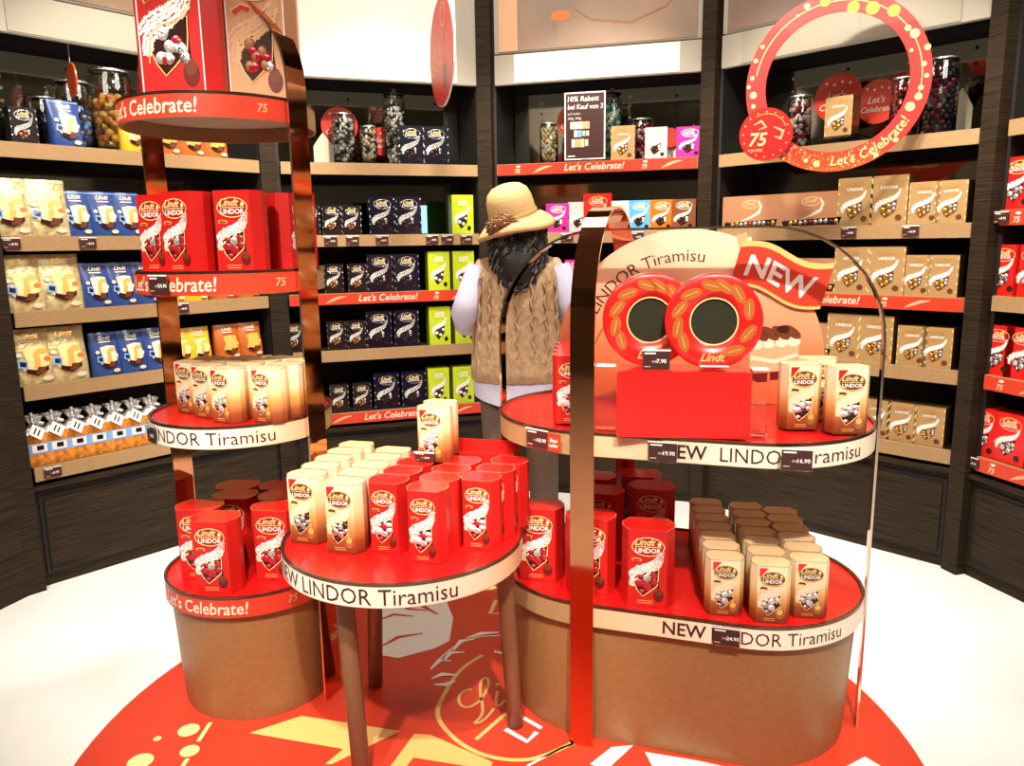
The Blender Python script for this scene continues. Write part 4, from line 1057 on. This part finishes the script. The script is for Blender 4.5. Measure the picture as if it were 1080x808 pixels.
# left tower
g4 = 'large red chocolate boxes on the tower drum'; LZ = .4025
yw = R(-4)
for i, (x, y) in enumerate(((-.862, 2.115), (-.947, 2.216), (-.716, 2.200), (-.875, 2.315), (-.728, 2.300), (-.900, 2.414), (-.755, 2.400))):
    labs = ['large red box nearest the viewer on the brown drum', 'large red box just behind left of the nearest, brown drum', 'large red box at the right beside the round table, brown drum', 'large red box in the middle left of the brown drum', 'large red box in the middle right of the brown drum', 'large red box rearmost left on the brown drum', 'large red box rearmost right on the brown drum']
    place(P_red_l, (x, y, LZ), yw, labs[i], CB, g4)
g5 = 'tiramisu chocolate boxes on the cream tower disc'; L3 = .8975; yw = R(-27)
u_, v_ = ax(yw)
b0 = [(-.968, 2.232), (-.892, 2.165), (-.812, 2.098), (-.695, 2.090)]
cn = ['leftmost', 'second', 'third', 'right']
for ci, (bx, by_) in enumerate(b0):
    n_ = [2, 3, 4, 4][ci]
    for i in range(n_):
        q = Vector((bx, by_))+v_*(.034+.0705*i)+u_*(.0)
        if i and ci < 3: q = Vector((b0[ci][0], b0[ci][1]))+v_*(.034+.0705*i)
        if (q-LT).length > .225: continue
        place(P_tir, (q.x, q.y, L3), yw, f"tiramisu box, {nth(i, n_)}, {cn[ci]} file on the cream tower disc", CB, g5)
g6 = 'large red chocolate boxes on the middle tower disc'; L2 = 1.3155
for i, (x, y, a_) in enumerate(((-1.000, 2.277, -24), (-.885, 2.168, -24), (-.735, 2.150, -8), (-.840, 2.330, -20), (-.640, 2.300, 60), (-.720, 2.44, 30))):
    labs = ['large red box leftmost on the middle red disc', 'large red box second from left on the middle red disc', 'large red box at the front centre of the middle red disc', 'large red box hidden behind the front ones, middle red disc', 'dark shaded red box turned away on the middle red disc', 'red box at the rear of the middle red disc']
    place(P_red_l, (x, y, L2), R(a_), labs[i], CB, g6)
# giant display cartons on the top disc
def giant(name, W, D, H, st, loc, rz, lab):
    o = empty(name, loc, rz); b = MB(); c = D*.30
    bm = 'red_mat' if st == 'red' else 'copperbox'
    b.prism(octo(W, D, c), 0, H, bm)
    def fn(u, v, k=1): return (u, -D/2-.0006*k, v)
    for sx in (-1, 1): b.box(sx*(W*.365)-.0015, sx*(W*.365)+.0015, -D/2-.001, -D/2, 0, H, 'white')
    sw = W*.80
    swoosh(b, sw, H, fn, 'white' if st == 'red' else 'peach', 260, 9, ls=1.1)
    b.ribbon([(-.33*sw, .22*H), (-.30*sw, .36*H), (-.12*sw, .42*H), (.10*sw, .47*H), (.30*sw, .54*H), (.36*sw, .64*H)], H*.008, lambda u, v: fn(u, v, 3), 'gold_flat')
    b.ribbon([(.25*sw, .50*H), (.255*sw, .34*H), (.27*sw, .22*H)], W*.03, lambda u, v: fn(u, v, 2), 'choc')
    b.ell(.27*sw, .15*H, .12*sw, .08*H, lambda u, v: fn(u, v, 2.2), 'red_deep'); b.ell(.27*sw, .19*H, .09*sw, .05*H, lambda u, v: fn(u, v, 2.6), 'brown')
    b.ribbon([(-.36*sw, .60*H), (-.2*sw, .64*H), (-.05*sw, .62*H)], H*.05, lambda u, v: fn(u, v, 2), 'gold_flat'); b.ribbon([(-.34*sw, .60*H), (-.2*sw, .638*H), (-.07*sw, .62*H)], H*.036, lambda u, v: fn(u, v, 3), 'red_mat')
    b.build('carton', o)
    w = MB(); wp = [(u*sw, v*H) for u, v in WIN]; w.poly(wp, lambda u, v: fn(u, v, 2), 'choc'); w.ribbon(wp+[wp[0]], H*.008, lambda u, v: fn(u, v, 4), 'gold_flat')
    rnd = random.Random(8)
    for i in range(12):
        uu, vv = rnd.uniform(-.20, .2), rnd.uniform(.24, .40); w.ball((uu*sw, -D/2-.002, vv*H), (.045*W*1.5, .004, .04*H), rnd.choice(['candy_red', 'film', 'candy_red', 'silver'] if st == 'red' else ['brown_mid', 'candy_red', 'silver']), 10, 5)
    w.build('window', o)
    l = MB(); l.ell(0, .80*H, .33*W, .12*H, lambda u, v: fn(u, v, 3), 'red_dark' if st == 'red' else 'brown', 32); l.ring(0, .80*H, .33*W, .12*H, .006, lambda u, v: fn(u, v, 4), 'gold_flat')
    l.text('Lindt', W*.22, 0, .81*H, lambda u, v: fn(u, v, 4), 'pale_gold', bold=.01, shear=.4, align='c'); l.text('LINDOR', W*.14, 0, .735*H, lambda u, v: fn(u, v, 4), 'pale_gold', bold=.01, align='c'); l.build('logo_oval', o)
    tag(o, lab, 'display carton')
L1 = 1.7655
giant('display_carton', .225, .12, .40, 'red', (-.865, 2.170, L1), R(-3), 'oversized red display carton on the topmost disc, left')
giant('display_carton', .205, .12, .38, 'brown', (-.680, 2.255, L1), R(6), 'oversized copper brown display carton on the topmost disc, right')
giant('display_carton', .18, .11, .36, 'brown', (-.915, 2.372, L1), R(-60), 'oversized copper display carton behind left of the red one')

# ------------------------------------------------------------------ the shopper
PX, PY = .035, 3.34
body = MB()
def el(cx, cy, rx, ry, z, n=20, tilt=0): return [(cx+rx*math.cos(2*PI*i/n), cy+ry*math.sin(2*PI*i/n), z+tilt*math.sin(2*PI*i/n)) for i in range(n)]
person = empty('person', (PX, PY, 0), R(-4))
tag(person, 'person seen from behind in straw hat, knitted beige vest and brown trousers', 'person')
# body: one skinned surface
JV = {'pel': (0, 0, .86), 'sp1': (0, 0, 1.0), 'ch': (0, .0, 1.17), 'nk0': (0, .01, 1.30), 'nk': (0, .03, 1.36), 'hd0': (0, .05, 1.43), 'hd1': (0, .06, 1.50), 'hd2': (0, .06, 1.56),
      'shl': (-.158, 0, 1.27), 'ell': (-.232, -.02, 1.05), 'wrl': (-.12, .22, 1.07), 'pal': (-.08, .29, 1.09),
      'shr': (.158, 0, 1.27), 'elr': (.236, -.01, 1.05), 'wrr': (.12, .22, 1.10), 'par': (.08, .29, 1.12),
      'hpl': (-.085, 0, .82), 'knl': (-.10, .02, .46), 'anl': (-.11, 0, .08), 'tol': (-.12, .13, .035),
      'hpr': (.085, 0, .82), 'knr': (.09, .02, .46), 'anr': (.10, 0, .08), 'tor': (.12, .13, .035)}
RV = {'pel': .13, 'sp1': .12, 'ch': .14, 'nk0': .06, 'nk': .05, 'hd0': .065, 'hd1': .082, 'hd2': .07, 'shl': .06, 'ell': .04, 'wrl': .026, 'pal': .028, 'shr': .06, 'elr': .04, 'wrr': .026, 'par': .028,
      'hpl': .09, 'knl': .055, 'anl': .035, 'tol': .028, 'hpr': .09, 'knr': .055, 'anr': .035, 'tor': .028}
ED = [('pel', 'sp1'), ('sp1', 'ch'), ('ch', 'nk0'), ('nk0', 'nk'), ('nk', 'hd0'), ('hd0', 'hd1'), ('hd1', 'hd2'), ('ch', 'shl'), ('shl', 'ell'), ('ell', 'wrl'), ('wrl', 'pal'), ('ch', 'shr'), ('shr', 'elr'), ('elr', 'wrr'), ('wrr', 'par'),
      ('pel', 'hpl'), ('hpl', 'knl'), ('knl', 'anl'), ('anl', 'tol'), ('pel', 'hpr'), ('hpr', 'knr'), ('knr', 'anr'), ('anr', 'tor')]
names = list(JV); V = [Vector(JV[k]) for k in names]; rad = [RV[k] for k in names]; E_ = [(names.index(a), names.index(b_)) for a, b_ in ED]
roots = {names.index('pel')}
for side, hand in ((-1, 'pal'), (1, 'par')):
    h = Vector(JV[hand]); w_ = Vector(JV['wr'+hand[-1]]); d_ = (h-w_).normalized(); lat = Vector((0, 0, 1)); inw = Vector((-side, .2, 0)).normalized()
    for j in range(4):
        base = h+lat*(.024-.016*j); i0 = len(V); roots.add(i0); ln = (.030, .034, .031, .024)[j]
        V += [base, base+d_*ln, base+d_*ln*1.7+inw*.014, base+d_*ln*1.9+inw*.036]; rad += [.009, .0085, .008, .007]; E_ += [(i0, i0+1), (i0+1, i0+2), (i0+2, i0+3)]
    i0 = len(V); roots.add(i0); b0_ = h-d_*.02+lat*.016; V += [b0_, b0_+lat*.028+inw*.014+d_*.012, b0_+lat*.040+inw*.026+d_*.034]; rad += [.011, .0095, .008]; E_ += [(i0, i0+1), (i0+1, i0+2)]
me = bpy.data.meshes.new('body'); me.from_pydata([tuple(v) for v in V], E_, []); 
tmp = bpy.data.objects.new('body', me); COL.objects.link(tmp)
sk = tmp.modifiers.new('skin', 'SKIN'); sk.use_smooth_shade = True
for i, v in enumerate(me.skin_vertices[0].data): v.radius = (rad[i], rad[i]); v.use_root = i in roots
ss = tmp.modifiers.new('sub', 'SUBSURF'); ss.levels = 2; ss.render_levels = 2
dg = bpy.context.evaluated_depsgraph_get(); me2 = bpy.data.meshes.new_from_object(tmp.evaluated_get(dg)); bpy.data.objects.remove(tmp)
me2.materials.clear(); me2.materials.append(M['skin'])
for p_ in me2.polygons: p_.use_smooth = True
bo = bpy.data.objects.new('body', me2); COL.objects.link(bo); bo.parent = person
# face
f = MB(); hc = Vector((0, .075, 1.485))
f.ball((0, .150, 1.475), (.012, .018, .022), 'skin'); 
for sx in (-1, 1): f.ball((sx*.030, .140, 1.500), (.012, .008, .008), 'white'); f.ball((sx*.030, .147, 1.500), (.006, .004, .006), 'choc'); f.ball((sx*.084, .055, 1.480), (.012, .020, .030), 'skin')
f.ball((0, .138, 1.440), (.022, .010, .007), 'candy_red'); f.build('face', person)
# trousers
t = MB()
for sx, cx in ((-1, -.088), (1, .088)):
    t.loft([el(cx+sx*ox, oy, rx, ry, z) for z, rx, ry, ox, oy in ((.055, .062, .075, .022, .005), (.20, .062, .072, .018, .0), (.46, .072, .078, .008, .015), (.66, .088, .096, .002, .005), (.80, .100, .112, 0, -.004))], 'trouser')
t.loft([el(0, -.004, rx, ry, z, 28) for z, rx, ry in ((.70, .176, .118), (.80, .190, .132), (.90, .182, .125), (.98, .165, .112))], 'trouser')
t.build('trousers', person)
# shirt: tail and sleeves
sh = MB()
rings = []
for z, rx, ry in ((.705, .200, .150), (.75, .206, .150), (.84, .196, .142), (1.0, .178, .125)):
    rings.append([(x, y, z_+.03*math.cos(2*(math.atan2(y, x)))*(1 if z < .8 else 0)*.6) for x, y, z_ in el(0, -.004, rx, ry, z, 36)])
sh.loft(rings, 'shirt', cap=False)
for s_, e_, w_ in (('shl', 'ell', 'wrl'), ('shr', 'elr', 'wrr')):
    a_, b_, c_ = Vector(JV[s_]), Vector(JV[e_]), Vector(JV[w_])
    pts_ = [a_+Vector((0, 0, .012)), a_.lerp(b_, .3), a_.lerp(b_, .65), b_+Vector((0, -.01, .02)), b_+Vector((0, .02, -.005)), b_.lerp(c_, .35), b_.lerp(c_, .8)]
    sh.tube(pts_, [.060, .072, .074, .068, .062, .054, .042], 'shirt', 16)
sh.loft([el(0, .015, rx, ry, z, 20) for z, rx, ry in ((1.27, .10, .08), (1.325, .075, .066), (1.355, .062, .060))], 'shirt', cap=False)
sh.build('shirt', person)
# knitted vest
v_ = MB(); rings = []; n = 48
for z, rx, ry, oy in ((.792, .207, .150, -.004), (.80, .213, .156, -.004), (.84, .214, .156, -.004), (.95, .203, .148, -.002), (1.08, .190, .142, 0), (1.18, .188, .136, 0), (1.25, .196, .122, .003), (1.295, .182, .104, .006), (1.322, .140, .084, .010), (1.34, .080, .068, .015)):
    rings.append([(x*(1+.012*math.sin(i*5+z*40)), y*(1+.016*math.sin(i*4.0)), z_) for i, (x, y, z_) in enumerate(el(0, oy, rx, ry, z, n))])
v_.loft(rings, 'vest', cap=False)
# ribbed hem and cable columns standing proud of the knit
for k in range(9):
    a_ = R(-162+k*18); pts_ = []
    for j in range(24):
        z = .84+.0175*j; f_ = min(1, (z-.79)/.5); rx = .213-.02*f_; ry = .154-.02*f_
        aa = a_+.035*math.sin(j*1.4); pts_.append((rx*1.012*math.cos(aa), ry*1.012*math.sin(aa), z))
    v_.tube(pts_, .0055, 'vest', 6)
v_.build('knitted_vest', person)
# shoes
for sx, cx in ((-1, -.11), (1, .10)):
    s2 = MB(); s2.loft([el(cx+sx*.01, oy, rx, ry, z, 18) for z, rx, ry, oy in ((.002, .046, .125, .045), (.02, .050, .130, .045), (.05, .046, .118, .035), (.085, .042, .060, .0))], 'shoe'); s2.build('shoe', person)
# curly hair
h = MB(); rnd = random.Random(21)
h.loft([el(0, y, rx, ry, z, 20) for z, rx, ry, y in ((1.20, .03, .02, -.10), (1.215, .085, .045, -.105), (1.26, .085, .065, -.095), (1.33, .102, .085, -.06), (1.40, .112, .10, -.01), (1.46, .115, .115, .03), (1.53, .09, .105, .04))], 'hair')
for i in range(330):
    z = rnd.uniform(1.25, 1.47); a_ = R(rnd.uniform(175, 365)); f_ = (z-1.19)/.26
    rx = .055+.062*min(1, f_*1.6); ry = .05+.055*f_; cy = -.105+.10*f_
    x, y = rx*math.cos(a_), cy+ry*math.sin(a_)
    q = rnd.uniform(.006, .012); pts_ = []; ph = rnd.uniform(0, 6); nj = rnd.randint(9, 15)
    for j in range(nj):
        tt = j*.95+ph; zz = z-.0085*j; g_ = max(0, (1.27-zz)/.1)
        pts_.append((x*(1-.5*g_)+q*math.sin(tt), y-.006+q*.7*math.cos(tt)-.02*g_*0, max(1.185, zz)))
    h.tube(pts_, [.0042]*(nj-2)+[.003, .0012], 'hair' if rnd.random() < .7 else 'hair_grey', 5, cap=False)
h.build('curly_hair', person)
# hat
hat = empty('hat_pivot', (0, .02, 1.50)); hat.name = 'straw_hat'
bpy.data.objects.remove(hat)
hm = MB(); Mh = Matrix.Translation((-.018, -.01, 1.485)) @ Matrix.Rotation(R(-13), 4, 'Y') @ Matrix.Rotation(R(12), 4, 'X')
n = 48; rings = []
for q, z in ((.166, -.042), (.168, -.040), (.158, -.024), (.140, -.008), (.118, .002), (.104, .008), (.103, .020), (.101, .05), (.097, .085), (.086, .115), (.062, .136), (.030, .145), (.004, .147)):
    rings.append([((q*(1+.04*math.sin(2*PI*i/n*2+.5)*(1 if q > .12 else 0)))*math.cos(2*PI*i/n), q*1.06*math.sin(2*PI*i/n), z-(.016*math.cos(4*PI*i/n+.4) if q > .13 else 0)) for i in range(n)])
hm.loft(rings, 'straw', M4=Mh, cap=False)
hm.loft([[(x*.985, y*.985, z-.004) for x, y, z in r_] for r_ in rings[:8]], 'straw', cap=False, M4=Mh)
ho = hm.build('straw_hat', person)
hb = MB(); hb.loft([[(q*math.cos(2*PI*i/n), q*1.06*math.sin(2*PI*i/n), z) for i in range(n)] for q, z in ((.106, .010), (.107, .016), (.105, .026))], 'flower', cap=False, M4=Mh)
hb2 = MB(); hb2.loft([[(q*math.cos(2*PI*i/n), q*1.06*math.sin(2*PI*i/n), z) for i in range(n)] for q, z in ((.1065, .012), (.1075, .018), (.1055, .026))], 'straw', cap=False, M4=Mh)
hb2.build('hat_band', ho)
fw = MB(); rnd = random.Random(3)
for i in range(190):
    a_ = rnd.uniform(0, 2*PI); q = rnd.uniform(0, 1)**.5
    p_ = Mh @ Vector((-.045+.068*q*math.cos(a_), -.132-.020*(1-q*q), .004+.046*q*math.sin(a_)))
    fw.ball(tuple(p_), (.010, .007, .0055), 'flower' if rnd.random() < .7 else 'brown_mid', 6, 4, None)
fw.build('flower', ho)

# ------------------------------------------------------------------ light
def area(name, loc, size, power, col_=(1, .90, .77), target=None, size_y=None):
    l = bpy.data.lights.new(name, 'AREA'); l.energy = power; l.color = col_; l.size = size
    if size_y: l.shape = 'RECTANGLE'; l.size_y = size_y
    o = bpy.data.objects.new(name, l); COL.objects.link(o); o.location = loc
    if target: o.rotation_euler = (Vector(target)-Vector(loc)).to_track_quat('-Z', 'Y').to_euler()
    return o
def spot(name, loc, target, power, ang_=60, blend=.6, size=.05, col_=(1, .90, .76)):
    l = bpy.data.lights.new(name, 'SPOT'); l.energy = power; l.color = col_; l.spot_size = R(ang_); l.spot_blend = blend; l.shadow_soft_size = size
    o = bpy.data.objects.new(name, l); COL.objects.link(o); o.location = loc; o.rotation_euler = (Vector(target)-Vector(loc)).to_track_quat('-Z', 'Y').to_euler()
    return o
area('ceiling_panel_left', (-1.6, 1.4, 3.27), 1.0, 38)
area('ceiling_panel_right', (1.6, 1.4, 3.27), 1.0, 45)
area('ceiling_panel_near', (0, -.4, 3.27), 1.4, 34)
area('ceiling_panel_mid', (0.0, 3.0, 3.27), .8, 26)
# track spots over the displays and along the shelves
spot('track_spot_table', (-.3, .3, 3.2), (-.35, 2.0, .6), 330, 30)
spot('track_spot_stand', (.5, -.1, 3.2), (.55, 2.1, .7), 420, 32)
spot('track_spot_tower', (-.9, -.1, 3.2), (-.82, 2.2, .9), 330, 36)
for k, (pw) in enumerate((170, 130, 130, 150, 110)):
    b_ = BAYS[k]; c_ = b_.A+b_.u*(b_.L/2)-b_.n*1.25; t_ = b_.A+b_.u*(b_.L/2)
    spot('track_spot_shelves', (c_.x, c_.y, 3.15), (t_.x, t_.y, 1.15), pw, 62, .5, .06)
w = bpy.data.worlds.new('world'); SC.world = w; w.use_nodes = True
w.node_tree.nodes['Background'].inputs[0].default_value = (1, .9, .78, 1); w.node_tree.nodes['Background'].inputs[1].default_value = .25
SC.view_settings.view_transform = 'Standard'; SC.view_settings.look = 'None'; SC.view_settings.gamma = 1; SC.view_settings.exposure = .42
SC.view_settings.use_curve_mapping = False
